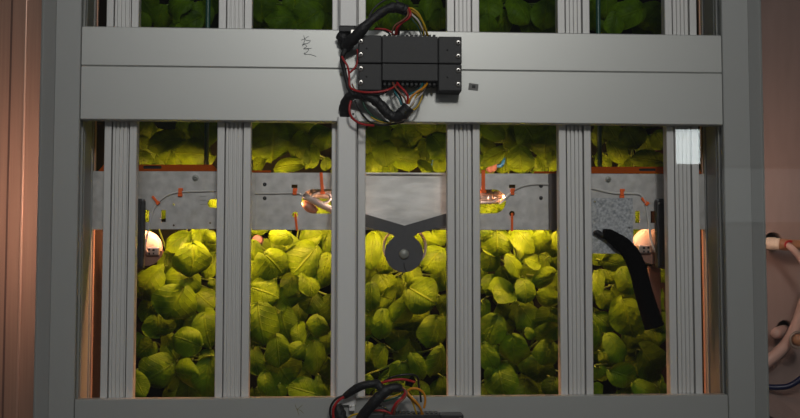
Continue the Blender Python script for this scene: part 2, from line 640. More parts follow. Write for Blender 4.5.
def duct(px0, px1, za, zb, Y0, Y1, label):
    xa, xb = W(px0, 200, Y0).x, W(px1, 200, Y0).x
    t = 0.0015
    pts = [(xa, Y0+0.002), (xa+0.002, Y0), (xb-0.002, Y0), (xb, Y0+0.002), (xb, Y1), (xb-t, Y1), (xb-t, Y0+t+0.001), (xa+t, Y0+t+0.001), (xa+t, Y1), (xa, Y1)]
    e = empty('cable_duct', ((xa+xb)/2, Y1, za), label, 'cable duct', 'cable ducts')
    profile('cover', pts, za, zb, M['duct'], e)
    bm = bmesh.new()
    add_box(bm, xa+t+0.0003, xb-t-0.0003, Y1-0.006, Y1, za+0.002, zb-0.002)
    link('base', mesh_from(bm), M['duct'], e)
    return e


zlow_top = W(346, 117, -0.008).z
zlow_bot = W(346, 405, -0.008).z
duct(337.0, 356.5, zlow_bot, zlow_top, -0.008, 0.0175, 'long pale cable duct running down between the middle beams and the bottom beam')
zup = W(348, 25.5, -0.008).z
duct(338.5, 357.0, zup, ZHI, -0.008, 0.0175, 'pale cable duct above the black block, running up out of the picture')

# ------------------------------------------------------------------ sheets behind the profiles
YS = 0.080
TH = 0.0016


def sq(x0, x1, y0, y1):
    return [(x0, y0), (x1, y0), (x1, y1), (x0, y1)]


def hanging_sheet(label, outer, holes, m='sheet', Y=YS):
    c = W(outer[0][0], outer[0][1], Y)
    e = empty('sheet_bracket', (c.x, Y, c.z), label, 'metal sheet', 'metal sheets behind the profiles')
    plate('sheet', outer, holes, Y, TH, M[m], e)
    return e


# left sheet
e1 = hanging_sheet('grey metal sheet in the first window, orange edge on top and square cutouts',
                   [(91.5, 171), (222, 171.5), (222, 229), (91.5, 229.5)],
                   [sq(145, 149, 210, 222), sq(161.2, 165.8, 210, 222), slot_shape(207.5, 224-3, 199.2, 207.6, 4, True, False),
                    circ(173.6, 204.5, 1.0, 6), circ(173.6, 225.3, 1.1, 6), circ(210, 223, 1.0, 6)])
plate('orange_edge', [(98, 171.2), (104, 164.6), (212.5, 164.6), (219, 171.2)], [slot_shape(143, 161.6, 165.6, 168.8, 1.5)], YS-0.0004, TH, M['orange'], e1)
plate('slot_shade', sq(141, 164, 165.2, 169.4), [], YS+0.0014, 0.0008, M['hole'], e1)  # dark backing plate, its colour stands in for shade in the slot
for (a, b, r) in ((195.4, 178, 0.0040),):
    lathe_y('bolt', a, b, YS, [(0.0016, -0.0035), (0.0030, -0.0032), (0.0034, -0.001), (0.0050, -0.0008), (0.0050, 0)], M['bolt'], e1, 8, False)
for yy in (196, 200, 204):
    pbox('mark', 200, 206.5, yy, yy+0.5, YS-0.0003, YS+0.0002, M['bolt'], e1)

# second sheet
e2 = hanging_sheet('grey metal sheet in the second window with a rounded lamp opening',
                   [(246, 172.6), (342, 172.8), (342, 229.8), (246, 229.8)],
                   [slot_shape(301.5, 339, 189.2, 213.5, 12, True, False), sq(291.5, 297.5, 184.5, 188), circ(295, 214.5, 3, 8)])
pbox('side_flange', 249, 255, 172.8, 229.8, YS-0.004, YS-0.0005, M['sheet'], e2)
pbox('orange_edge', 248, 271, 170.3, 172.5, YS-0.001, YS+0.0004, M['orange'], e2)
for yy in (184.4, 198.2):
    lathe_y('screw', 264.7, yy, YS, [(0.0006, -0.0016), (0.0022, -0.0016), (0.0028, -0.0006), (0.0029, 0)], M['holder'], e2, 12)

# third sheet
e3 = hanging_sheet('brushed bright metal sheet in the middle window behind the dark hanger',
                   [(352, 173), (460, 173.4), (460, 229.7), (352, 229.8)], [], 'sheet_brushed')
pbox('top_fold', 353, 459, 172.6, 174.2, YS-0.005, YS-0.0004, M['sheet_brushed'], e3)

# fourth sheet
e4 = hanging_sheet('grey metal sheet in the fourth window with a lamp showing in its left opening',
                   [(468, 173.5), (562, 173.6), (562, 229.9), (468, 229.8)],
                   [slot_shape(472, 506, 189.4, 213.4, 12, False, True), sq(509, 515.5, 184.5, 188), circ(512, 213.6, 3, 8)])
pbox('side_flange', 549.5, 560, 173.8, 229.8, YS-0.008, YS-0.0005, M['flange'], e4)
pbox('orange_edge', 534, 563, 171.4, 173.4, YS-0.001, YS+0.0004, M['orange'], e4)
for yy in (186, 198):
    lathe_y('screw', 541, yy, YS, [(0.0006, -0.0016), (0.0022, -0.0016), (0.0028, -0.0006), (0.0029, 0)], M['holder'], e4, 12)

# fifth sheet
e5 = hanging_sheet('grey metal sheet in the last window, orange edge on top, beside the black sleeve',
                   [(580, 173.6), (709, 174.2), (709, 229.5), (580, 229)],
                   [sq(635.2, 639.8, 211, 223), sq(650.6, 655.4, 211, 223)])
plate('orange_edge', [(583, 173.4), (588, 166.8), (697, 166.8), (702, 173.6)], [slot_shape(639, 656, 168.4, 171, 1.2)], YS-0.0004, TH, M['orange'], e5)
plate('slot_shade', sq(636, 659, 167.4, 172), [], YS+0.0014, 0.0008, M['hole'], e5)  # dark backing plate in place of slot shade, as on the left sheet
lathe_y('bolt', 608, 179.5, YS, [(0.0016, -0.0035), (0.0030, -0.0032), (0.0034, -0.001), (0.0050, -0.0008), (0.0050, 0)], M['bolt'], e5, 8, False)
# galvanised plate bolted in front of it
gp = plate('spangled_plate', [(584, 198.0), (632.8, 198.0), (633.4, 253.6), (584, 253.6)], [circ(629, 228, 1.2, 8), circ(595, 202, 1.0, 8)], YS-0.004, 0.003, M['galv'])
tag(gp, 'spangled zinc plate behind the end of the black foam sleeve', 'metal plate')

# dark plates behind the orange edges' slots stand in for shade
# ------------------------------------------------------------------ dark hanger with disc
YH = 0.064
hg = empty('lamp_hanger', W(404, 225, YH), 'dark grey Y shaped hanger with a round disc in the middle window', 'hanger')
disc = circ(404, 253.3, 19.0, 40, -62, 242)           # from upper right clockwise round to upper left
outline = [(360, 212.5), (404.5, 225.6), (452, 211.8), (452, 224.2), (418, 233.4), (413.4, 236.5)]
outline += [(404+19.0*math.cos(math.radians(a)), 253.3+19.0*math.sin(math.radians(a))) for a in range(-58, 239, 8)]
outline += [(394.6, 236.5), (390, 233.6), (360, 225)]
plate('hanger_plate', outline, [], YH, 0.003, M['hanger'], hg)
lathe_y('centre_bolt', 404, 254, YH, [(0.0, -0.0042), (0.0060, -0.0040), (0.0071, -0.0028), (0.0073, 0.0)], M['bolt'], hg, 20)
tube('groove_mark', [(404, 263, YH-0.0002), (404.4, 267.5, YH-0.0002), (406.5, 271.5, YH-0.0002)], 0.45, M['hole'], hg)

# ------------------------------------------------------------------ round lamps


def round_lamp(px, py, Y, rpx, label, face, tilt=0.0):
    """dome lamp that shines on the leaves; its rounded back faces the viewer"""
    s = sc_at(Y)
    r = rpx*s
    e = empty('grow_lamp', W(px, py, Y+0.03), label, 'lamp', 'copper coloured lamps')
    prof = [(0.0, 0), (r*0.30, 0.0006), (r*0.62, 0.003), (r*0.86, 0.0065), (r*0.97, 0.011), (r, 0.015), (r*1.0, 0.018), (r*0.93, 0.018), (r*0.90, 0.015), (0.0, 0.014)]
    lathe_y('housing', px, py, Y, prof, M['satin'], e, 36)
    lathe_y('lens', px, py, Y, [(r*0.88, 0.0155), (r*0.86, 0.0165), (0, 0.0175)], M['led'], e, 28)
    return e


# left lamp
L1 = round_lamp(142.5, 248, 0.100, 17.5, 'copper lamp with dark holder at the left edge of the first window', 1)
# faceplate details: lower dull half shell, socket block with three holes


def lamp_front(e, px, py, Y, mirror=1):
    s = mirror
    pts = [(px-17.8, py+10)] + [(px+17.9*math.cos(math.radians(a)), py+17.9*math.sin(math.radians(a))) for a in range(8, 150, 10)]
    if s < 0:
        pts = [(2*px-a, b) for a, b in pts][::-1]
    plate('lower_shell', pts, [], Y-0.004, 0.006, M['copper_dull'], e)
    pbox('socket_block', px+s*1 if s > 0 else px-14, px+14 if s > 0 else px-1, py-1, py+7.5, Y-0.010, Y+0.004, M['copper'], e, 0.002)
    for (dx, dy, w, h) in ((4, 0.5, 2.2, 2.2), (8.5, 1.0, 2.4, 2.0), (8.5, 4.6, 1.6, 1.8), (4.2, 4.6, 1.8, 2.4)):
        cx = px+s*dx
        pbox('contact_hole', cx-w/2, cx+w/2, py+dy, py+dy+h, Y-0.0104, Y-0.008, M['hole'], e)


lamp_front(L1, 145, 248, 0.096)
L2 = round_lamp(652.5, 246, 0.100, 18.5, 'copper lamp behind the black foam sleeve in the last window', 1)
lamp_front(L2, 652.5, 246, 0.096, -1)
plate('reflector_ring', [(405+22*math.cos(math.radians(a)), 247+21.5*math.sin(math.radians(a))) for a in range(0, 360, 9)],
      [[(405+20*math.cos(math.radians(a)), 247+19.6*math.sin(math.radians(a))) for a in range(0, 360, 9)]], 0.094, 0.016, M['satin'],
      round_lamp(404, 253, 0.100, 13.0, 'copper ringed lamp hidden behind the dark disc of the hanger', 1))


def tube_lamp(px0, px1, py, Y, r, label, s):
    """horizontal copper tube lamp lying behind the rounded opening"""
    e = empty('tube_lamp', W((px0+px1)/2, py, Y), label, 'lamp', 'copper tube lamps')
    n = 9
    end = px0 if s > 0 else px1
    oth = px1 if s > 0 else px0
    k = s
    pts = [(end, py, Y), (end+k*1.2, py, Y), (end+k*4, py, Y), (end+k*8, py, Y), (end+k*12, py, Y), (end+k*13, py, Y), (oth, py, Y)]
    tube('housing', pts, [r*0.35, r*0.62, r*0.86, r*0.97, r, r*0.93, r*0.93], M['copper'], e, n=5)
    tube('collar', [(end+k*14, py, Y), (end+k*16, py, Y), (end+k*18, py, Y)], [r*1.04, r*1.08, r*1.04], M['copper'], e, n=3)
    return e


T1 = tube_lamp(299, 345, 194.5, 0.118, 5.5, 'tube lamp with copper hoops in the opening of the second window', 1)
tube('band', [(299, 190.5, 0.096), (306, 196.5, 0.094), (316, 202, 0.093), (328, 208, 0.094), (342, 214, 0.096)], 3.9, M['satin'], T1, n=4)
tube('hoop', [(321+9.5*math.cos(math.radians(a)), 197.5+5.5*math.sin(math.radians(a)), 0.092) for a in range(0, 361, 24)], 1.5, M['satin'], T1, n=4)
tube('foot', [(303, 203, 0.104), (306, 206, 0.102), (311, 209, 0.102), (316, 212, 0.104)], [4, 6.5, 6, 4], M['copper_dull'], T1, n=4)
T2 = tube_lamp(465, 505.5, 197.5, 0.112, 7.5, 'tube lamp with smooth copper end in the opening of the fourth window', -1)
tube('ridge', [(470, 202, 0.099), (484, 202.5, 0.098), (494, 202, 0.099), (500, 199.5, 0.101)], 1.8, M['satin'], T2, n=4)
tube('vent', [(478, 194, 0.1015), (484, 193.6, 0.101), (490, 194.2, 0.101)], [1.0, 2.4, 0.8], M['copper_dull'], T2, n=4)

# small point lights added behind the profiles to brighten the tube lamps' ends
for par, px, py, pw in ((T1, 343, 201, 0.10), (T2, 467, 199, 0.10)):
    d = bpy.data.lights.new('tube_fill_light', 'POINT')
    d.energy = pw
    d.color = (1.0, 0.72, 0.58)
    d.shadow_soft_size = 0.004
    o = bpy.data.objects.new('tube_fill_light', d)
    COL.objects.link(o)
    o.location = W(px, py, 0.086)
    o.parent = par
    o.matrix_parent_inverse = par.matrix_world.inverted()

# dark holders at both ends


def holder(px0, px1, py0, py1, Y, label, grp):
    e = empty('lamp_holder', W((px0+px1)/2, py1, Y), label, 'holder', grp)
    pbox('body', px0, px1, py0, py1, Y, Y+0.014, M['holder'], e, 0.004)
    pbox('rib', px0+(px1-px0)*0.30, px0+(px1-px0)*0.62, py0+4, py1-4, Y-0.003, Y+0.002, M['holder'], e, 0.0014)
    lathe_y('rivet', px0+2.2, py0+5, Y, [(0.0004, -0.0014), (0.0016, -0.001), (0.0018, 0.001)], M['screw'], e, 10)
    return e


holder(133.5, 144, 198.5, 268.5, 0.066, 'dark rounded lamp holder at the left edge of the first window', 'dark lamp holders')
holder(657, 667.5, 198.5, 268.5, 0.066, 'dark rounded lamp holder at the right edge of the last window', 'dark lamp holders')

# ------------------------------------------------------------------ LED fill bars added unseen behind the sheets to light the leaves


def led_fill_bar(px0, px1, py, Y, label, power):
    a, b = W(px0, py, Y), W(px1, py, Y)
    z = a.z
    e = empty('led_fill_bar', ((a.x+b.x)/2, Y, z), label, 'lamp', 'added led fill bars behind the sheets')
    bm = bmesh.new()
    add_box(bm, a.x, b.x, Y-0.004, Y+0.006, z-0.009, z+0.009, 0.002)
    add_box(bm, a.x, b.x, Y-0.004, Y+0.015, z+0.0095, z+0.0115, 0.0003)  # visor added to cut the light on the upper leaves
    link('housing', mesh_from(bm), M['holder'], e)
    bm = bmesh.new()
    add_box(bm, a.x+0.004, b.x-0.004, Y+0.0062, Y+0.008, z-0.006, z+0.006)
    link('diffuser', mesh_from(bm), M['led'], e)
    l = area('led_fill_light', ((a.x+b.x)/2, Y+0.012, z), ((a.x+b.x)/2, Y+0.2, z-0.14), b.x-a.x, 0.014, power, (1.0, 0.42, 0.18))
    l.parent = e
    l.matrix_parent_inverse = e.matrix_world.inverted()
    return e


for p0, p1, w, k in ((150, 205, 'first', 0.66), (252, 290, 'second', 0.62), (362, 452, 'middle', 0.66), (517, 556, 'fourth', 0.52), (597, 632, 'last', 0.26)):
    led_fill_bar(p0, p1, 193, 0.086, 'led fill bar added unseen behind the metal sheet of the %s window' % w, 2.35*k)

# ------------------------------------------------------------------ cables on the sheets, ties and clips
YC = YS-0.0014
c = tube('lamp_cable', [(147, 252, 0.084), (145.5, 246, 0.080), (147.8, 232, YC), (151.5, 216, YC), (155, 207, YC), (160, 200.5, YC), (168, 195, YC), (180, 192, YC), (200, 191.3, YC), (222, 191, YC), (250, 193.2, YC), (275, 193.4, YC), (292, 193, YC), (300, 194, YC), (304, 199, 0.088)], 0.95, M['cable'])
tag(c, 'thin grey cable from the left lamp across the first two sheets', 'cable')
c = tube('lamp_cable', [(500, 203.5, 0.090), (503.5, 201, YC), (509, 195, YC), (516, 189, YC), (527.5, 185, YC), (541, 184, YC), (560, 185.2, YC), (580, 186.5, YC), (594, 188.8, YC), (613, 193, YC), (627, 193.5, YC), (639, 194.2, YC), (644, 199, YC), (646, 206, YC), (648.5, 222, YC), (651, 240, YC), (653, 247, YC), (656, 252, 0.082)], 1.15, M['cable'])
tag(c, 'grey cable curving from the fourth window lamp to the right lamp', 'cable')


def clip(px0, px1, py0, py1, label):
    e = empty('cable_clip', W((px0+px1)/2, py1, YC), label, 'cable clip', 'orange cable clips')
    pbox('clip_head', px0+1, px1, py0+1.6, py0+4, YC-0.002, YS+0.001, M['tie'], e, 0.0008)
    cx = (px0+px1)/2
    pbox('clip_neck', cx-1.8, cx+1.8, py0+2, py1-2.5, YC-0.0028, YS-0.0008, M['tie'], e, 0.0006)
    pbox('clip_foot', px0+0.5, px1-0.5, py1-3, py1, YC-0.002, YS-0.0002, M['tie'], e, 0.0008)
    return e


clip(177.2, 182.8, 186.4, 196.4, 'orange cable clip on the first sheet')
clip(292, 297.2, 186.4, 194.6, 'orange cable clip on the second sheet')
clip(510.2, 515, 186.6, 194.8, 'orange cable clip on the fourth sheet')
clip(619.4, 625, 187.2, 198, 'orange cable clip on the last sheet')


def tie(p0, p1, w, label, Y=YC-0.0015, head=True):
    """flat strap drawn tight along p0-p1 with its square locking head"""
    a, b = W(*p0, Y), W(*p1, Y)
    d = (b-a).normalized()
    n = Vector((d.z, 0, -d.x))
    hw = w*S/2
    e = empty('cable_tie', (a+b)/2, label, 'cable tie', 'orange cable ties')

    def slab(c0, c1, h, t):
        bm = bmesh.new()
        vs = []
        for q in (c0-n*h, c0+n*h, c1+n*h, c1-n*h):
            vs.append((q, q+Vector((0, t, 0))))
        f = [bm.verts.new(x[0]) for x in vs]
        k = [bm.verts.new(x[1]) for x in vs]
        bm.faces.new(f)
        bm.faces.new(k[::-1])
        for i in range(4):
            j = (i+1) % 4
            bm.faces.new((f[i], f[j], k[j], k[i]))
        bmesh.ops.bevel(bm, geom=bm.edges[:], offset=0.0004, segments=1, affect='EDGES')
        return mesh_from(bm)
    link('strap', slab(a, b, hw, 0.0012), M['tie'], e)
    if head:
        off = Vector((0, -0.0015, 0))
        link('locking_head', slab(b-d*0.0040+off, b+off, hw*1.6, 0.0035), M['tie'], e)
    return e


tie((152.2, 196.2), (158.8, 204), 2.6, 'slanted orange tie on the cable above the left lamp')
tie((321, 172.5), (322.6, 194), 3.2, 'orange tie holding the tube lamp of the second window', head=True)
tie((295.2, 213.5), (297, 230.6), 2.4, 'orange tie below the rounded opening of the second sheet', head=False)
tie((483.4, 170), (483.4, 193), 3.8, 'wide orange tie holding the tube lamp of the fourth window')
tie((512.2, 213), (512.2, 230.8), 2.4, 'orange tie below the rounded opening of the fourth sheet', head=False)
tie((642, 197.6), (648, 204.8), 3.0, 'slanted orange tie on the cable above the right lamp')
tie((558.4, 212.5), (558.4, 219), 2.6, 'short orange tie at the right edge of the fourth sheet', Y=0.068, head=False)

# ------------------------------------------------------------------ black foam sleeve
e = empty('cable_sleeve', W(650, 325, 0.07), 'thick black foam sleeve hanging over the zinc plate in the last window', 'cable sleeve')
tube('sleeve', [(603, 234, 0.070), (608, 234.5, 0.069), (615, 239, 0.068), (624, 246, 0.068), (632, 256, 0.068), (638, 270, 0.068), (642.5, 288, 0.068), (648, 307, 0.068), (654.5, 327, 0.068)],
     [5.0, 6.2, 7.6, 9.0, 9.2, 9.4, 9.6, 10.0, 10.6], M['sleeve'], e, wob=0.03, seed=5)
tube('taped_end', [(594, 233.5, 0.071), (597, 232.5, 0.071), (602, 235.5, 0.071), (607, 235.5, 0.070), (611, 238, 0.070)], [1.8, 3.0, 3.4, 4.2, 4.5], M['tape'], e, wob=0.10, seed=3, n=3)
# pink board behind it
pb = pbox('pink_board', 649, 661, 266, 316, 0.115, 0.121, M['pinkb'], None, 0.001)
tag(pb, 'narrow pinkish board standing right of the black foam sleeve', 'board')

# ------------------------------------------------------------------ dark green rods
for a, b, l in ((207.8, 0, 'dark green rod in the first window'), (597.2, 0, 'dark green rod at the left edge of the last window')):
    x = W(a, 150, 0.14).x
    r = 0.0036
    bm = bmesh.new()
    tube_bm(bm, [Vector((x, 0.125, W(a, 186, 0.125).z)), Vector((x, 0.125, W(a, 100, 0.125).z)), Vector((x, 0.125, ZHI))], r, 12)
    e = link('support_rod', mesh_from(bm, 'rod', True), M['rod'])
    tag(e, l, 'rod', 'dark green rods')

# ------------------------------------------------------------------ the leafy plants
rng = random.Random(11)


def leaf_into(bm, uvl, C, L, Wd, ang, tx, ty, cup=1.0, rg=rng):
    """one puckered ovate blade centred at C; ang = direction of the tip in the view plane (degrees)"""
    nu, nv = 16, 12
    a = math.radians(ang)
    ax = Vector((math.cos(a), 0, math.sin(a)))          # along the blade
    bx = Vector((math.sin(a), 0, -math.cos(a)))         # across
    nz = Vector((0, -1, 0))                             # toward the aisle
    R = Matrix.Rotation(math.radians(tx), 3, bx) @ Matrix.Rotation(math.radians(ty), 3, ax)
    ax, bx, nz = R @ ax, R @ bx, R @ nz
    cup2, bend, asym = rg.uniform(-1, 0.8), rg.uniform(0.2, 2.2), rg.uniform(-0.2, 0.2)
    p1, p2, p3 = rg.uniform(0, 6), rg.uniform(0, 6), rg.uniform(0, 6)
    grid = []
    for i in range(nu+1):
        u = (1-math.cos(math.pi*i/nu))/2
        q = 2*u-1
        wdt = max(0.0, 1-abs(q)**2.3)**(0.5 if q < 0 else 0.60)
        wdt *= 1+0.06*math.sin(math.pi*(u*1.1-0.55))
        row = []
        for j in range(nv+1):
            v = -1+2*j/nv
            x = v*wdt*Wd/2*(1+0.04*math.sin(u*9+p1))
            y = (u-0.5)*L-0.07*L*(1-u)**4*math.cos(v*1.6)*-1-0.04*L*u**3*v*v
            z = 0.13*Wd*cup*((1-v*v)*wdt**1.2) + cup2*Wd*v*v*0.16 - 0.30*L*(u-0.45)**2*bend
            z -= 0.045*Wd*math.exp(-(v/0.16)**2)*(1-0.8*u)
            z += 0.034*Wd*math.sin(2*math.pi*(u*6-abs(v)*1.8)+p2*0)*min(1, abs(v)*4)*(1-abs(v)**4)
            z += 0.05*Wd*math.sin(3.4*v+p3+u*4)*(0.3+abs(v))+asym*Wd*v
            z += 0.03*Wd*math.sin(u*13+p1)*abs(v)**3
            row.append((bm.verts.new(C+ax*y+bx*x+nz*z), (u, (v+1)/2)))
        grid.append(row)
    for i in range(nu):
        for j in range(nv):
            q = (grid[i][j], grid[i+1][j], grid[i+1][j+1], grid[i][j+1])
            try:
                f = bm.faces.new([t[0] for t in q])
            except ValueError:
                continue
            f.smooth = True
            for lp, t in zip(f.loops, q):
                lp[uvl].uv = t[1]
    return C-ax*(L*0.48), ax


class Plant:
    def __init__(self, label, root):
        self.label, self.root = label, root
        self.bm = bmesh.new()
        self.uv = self.bm.loops.layers.uv.new('UVMap')
        self.st = bmesh.new()
        self.n = 0

    def leaf(self, px, py, L, Wd, ang, Y, tx, ty, cup=1.0):
        s = sc_at(Y)
        C = W(px, py, Y)
        base, ax = leaf_into(self.bm, self.uv, C, L*s, Wd*s, ang, tx, ty, cup)
        p2 = base+ax*0.002+Vector((0, 0.030, 0))
        rt = self.root+Vector((rng.uniform(-.008, .008), 0, rng.uniform(-.008, .008)))
        mid = (p2*0.55+rt*0.45)+Vector((0, 0.0, -0.004))
        pts = smooth_pts([base+ax*0.006+Vector((0, 0.005, 0)), p2, mid, rt], 4)
        n = len(pts)
        tube_bm(self.st, pts, [0.0009+0.0011*i/n for i in range(n)], 6)
        self.n += 1

    def done(self):
        e = empty('leafy_plant', self.root, self.label, 'plant', 'leafy green plants')
        link('foliage', mesh_from_keep(self.bm), M['leaf'], e)
        link('stalks', mesh_from(self.st, 's', True), M['stem'], e)
        return e


def mesh_from_keep(bm):
    me = bpy.data.meshes.new('foliage')
    bm.to_mesh(me)
    bm.free()
    return me


# leaves seen in the photograph: cx, cy, length, width, tip direction, layer (0 front .. 2 back)
LEAVES = {
 0: [(214,203,18,18,-90,1),(148,216,22,18,-90,1),(192,261,38,34,-100,0),(178,241,30,19,-140,1),(200,234,20,18,-70,1),(210,238,16,14,-60,1),(184,281,28,32,-110,1),(148,284,36,29,-120,1),(175,303,38,40,-120,0),(211,265,28,16,-110,2),
     (167,262,24,15,-100,2),(158,270,16,10,-140,1),(159,325,27,28,-90,1),(213,283,9,9,-90,1),(187,341,30,25,160,0),(207,331,38,26,-80,1),(158,372,38,32,-150,1),(187,374,32,27,170,0),
     (209,378,44,28,-95,0),(138,384,30,18,-60,0),(206,358,16,18,-40,1),(145,350,26,22,-140,2),(172,352,24,20,-60,2),(150,308,30,18,-120,2),(190,395,26,24,-90,2),(168,340,20,16,-70,2),(205,300,26,22,-40,2),
     (166,142,38,18,-165,0),(203,132,30,26,-60,0),(194,154,44,26,175,0),(168,157,18,20,-120,1),(146,150,26,15,-70,1),(143,128,22,24,-120,1),(143,161,18,18,-90,0),(157,136,18,13,-150,1),
     (184,131,22,18,-60,2),(176,145,22,18,-90,2),(205,162,22,16,-120,1),
     (146,4,26,24,-60,1),(178,6,32,24,-160,0),(203,14,24,20,-100,1),(160,18,26,20,-110,1),(192,22,24,20,-150,0),(140,22,20,20,-90,1),(212,4,24,20,-90,1)],
 1: [(318,208,26,22,-160,1),(303,204,20,18,-90,1),(273,264,32,29,-50,0),(286,247,34,26,-60,1),(305,260,38,31,-130,0),(309,284,27,21,-75,0),(290,284,26,17,-100,1),(323,272,38,19,-105,0),(264,292,32,28,-20,0),(287,297,26,22,-70,1),
     (253,275,28,17,-90,1),(326,245,22,12,-90,1),(310,237,24,15,-170,1),(280,236,26,14,170,0),(311,302,24,22,-110,1),(261,324,44,31,-80,0),(285,324,40,27,-75,1),(299,333,26,17,100,0),(317,328,24,21,-90,0),
     (298,351,18,18,-140,0),(278,352,34,23,-85,0),(282,369,38,36,-60,1),(316,358,38,23,-88,0),(318.5,384,17,8,-88,0),(326,345,24,16,-100,1),(266,384,26,15,-85,0),(308,392,44,24,165,0),(255,361,30,16,-80,1),
     (277,393,18,18,-100,0),(254,251,22,14,-90,1),(298,312,22,20,-110,2),(300,375,26,22,-90,2),(255,341,24,18,-90,2),(330,310,30,20,-90,2),(330,370,28,20,-80,2),
     (273,143,44,46,-95,0),(300,146,32,20,-110,0),(288,166,36,15,-175,0),(259,164,20,14,-150,0),(320,136,26,28,-140,1),(311,157,26,16,-110,0),(326,164,14,10,-90,0),(296,128,26,22,-60,1),(252,150,20,16,-90,2),
     (262,8,28,26,-90,0),(282,18,36,26,-175,0),(308,18,34,30,-150,0),(268,24,26,20,-120,1),(325,8,24,22,-90,1),(294,4,24,22,-100,1),(328,22,20,18,-100,0),(254,20,20,18,-80,1)],
 2: [(372,250,40,18,-95,0),(384,240,26,24,-60,1),(433,259,30,27,-130,0),(425,241,26,18,-60,1),(384,261,26,22,-110,1),(385,283,26,24,-60,1),(421,295,36,34,-30,0),(405,309,36,26,-130,0),(440,278,30,20,-100,1),
     (371,297,30,17,-90,0),(413,275,22,16,-90,1),(387,298,16,22,-20,1),(382,325,32,19,-95,0),(367,327,26,14,-90,0),(411,318,30,40,-80,1),(433,332,34,28,-110,1),(380,356,27,20,-115,0),(437,362,34,23,-110,0),
     (419,367,32,16,-65,0),(401,372,20,20,-90,0),(441,389,26,14,-100,0),(421,391,20,16,-70,1),(398,337,26,20,-90,2),(440,236,20,18,-60,1),(370,276,20,16,-90,2),(402,288,24,20,-90,2),(388,388,22,18,-90,2),(368,385,20,12,-80,1),
     (405,398,24,20,-90,2),(368,352,20,12,-90,1),(445,325,26,14,-90,2),(392,312,20,16,-90,2),
     (378,132,24,22,-100,0),(406,138,34,30,-60,1),(385,153,27,21,-80,0),(407,160,31,22,-10,0),(439,146,28,24,-60,0),(426,151,26,16,-90,1),(373,164,24,18,-100,1),(426,168,22,14,-40,0),(440,165,18,16,-90,1),
     (427,128,26,18,-20,1),(443,127,16,14,-90,1),(370,146,20,14,-90,2),(390,168,20,14,-90,1),
     (372,8,22,20,-90,1),(386,18,26,22,-130,0),(415,20,26,20,-70,0),(430,8,28,22,-110,1),(440,20,24,20,-90,0),(402,8,28,24,-90,1),(425,26,22,20,-90,1)],
 3: [(490,208,28,22,-10,1),(504,204,18,16,-90,1),(497,243,29,27,-90,0),(524,239,34,24,-50,0),(541,242,28,17,-100,0),(555,245,28,15,-100,0),(486,237,16,16,-160,0),(514,266,27,18,-60,0),(532.5,261,20,17,-20,0),(490,261,24,22,-110,1),(545,278,29,20,-160,0),
     (506,276,26,22,-60,1),(491,284,22,18,-120,1),(502,291,28,26,170,0),(525,290,27,20,-88,0),(548,299,28,20,170,0),(556,283,24,16,-100,1),(485,309,20,12,-90,0),(492,329,34,26,-110,0),(529,320,34,26,-60,1),(547,333,30,20,-150,0),
     (514,350,35,27,-80,0),(546.5,353,27,24,-120,0),(539,370,30,28,-90,1),(488,357,34,18,-60,0),(501,380,36,30,-80,0),(489,374,15,10,-90,0),(551,388,22,18,-110,0),(530,334,14,10,-60,0),(500,314,26,22,-90,2),(550,318,26,24,-90,1),
     (486,392,18,16,-60,1),(525,392,26,22,-90,2),(520,312,24,22,-90,2),(557,262,20,12,-90,1),(545,262,24,18,-100,2),(480,272,20,14,-90,2),(530,365,24,20,-90,2),
     (493,132,28,18,-30,0),(489,147,24,20,-60,1),(515,138,28,22,-60,1),(546,142,36,28,-95,0),(493,157,30,14,-150,0),(521,160,30,26,-80,0),(541,166,22,14,-80,1),(554,162,22,14,-80,0),(529,134,32,24,-60,0),(483,162,18,12,-90,1),
     (556,135,22,14,-90,1),(508,128,20,14,-60,1),
     (488,8,28,24,-90,0),(502,22,26,20,-130,1),(520,10,34,28,-60,0),(545,14,32,26,-100,0),(530,24,26,20,-60,1),(552,26,22,20,-90,1),(488,26,22,18,-90,0)],
 4: [(641,240,26,22,-90,1),(637,216,20,16,-90,1),(613,262,32,17,-10,0),(627,281,30,20,-70,0),(610,276,18,16,-60,1),(597,283,28,14,-100,0),(628,318,44,33,-70,0),(597,338,34,14,-80,1),(616,349,34,20,-65,0),(622,375,30,23,-20,0),(652,364,42,30,-50,1),(646,390,30,18,-30,0),
     (598,373,16,18,-100,0),(597,391,18,16,-60,0),(606,300,22,20,-60,1),(662,322,26,20,-90,2),(640,345,24,22,-60,2),(660,275,18,12,-60,2),(605,322,28,18,-40,1),(608,360,22,18,-60,2),(665,395,20,18,-60,2),(632,340,22,20,-60,2),
     (598,258,18,14,-60,1),(655,335,24,20,-70,2),
     (632,138,26,26,-60,0),(617,151,28,17,-60,0),(603,163,24,14,-60,1),(648,160,40,17,175,0),(600,136,24,16,-90,1),(612,133,22,18,-60,1),(660,140,20,20,-60,2),(625,164,24,14,-90,1),(646,146,26,18,-60,2),
     (606,8,26,22,-90,1),(628,14,38,26,-160,0),(650,16,32,26,-140,0),(614,24,26,18,-100,0),(660,26,24,20,-90,1),(640,28,26,18,-90,1)],
}
CX = [176, 291, 406, 520, 630]
WN = ['first', 'second', 'middle', 'fourth', 'last']
ROWS = [(8, 'above the middle beams'), (146, 'just above its metal sheet'), (275, 'right below its metal sheet'), (360, 'lowest, above the bottom beam')]
LAYER_Y = [0.160, 0.202, 0.248]
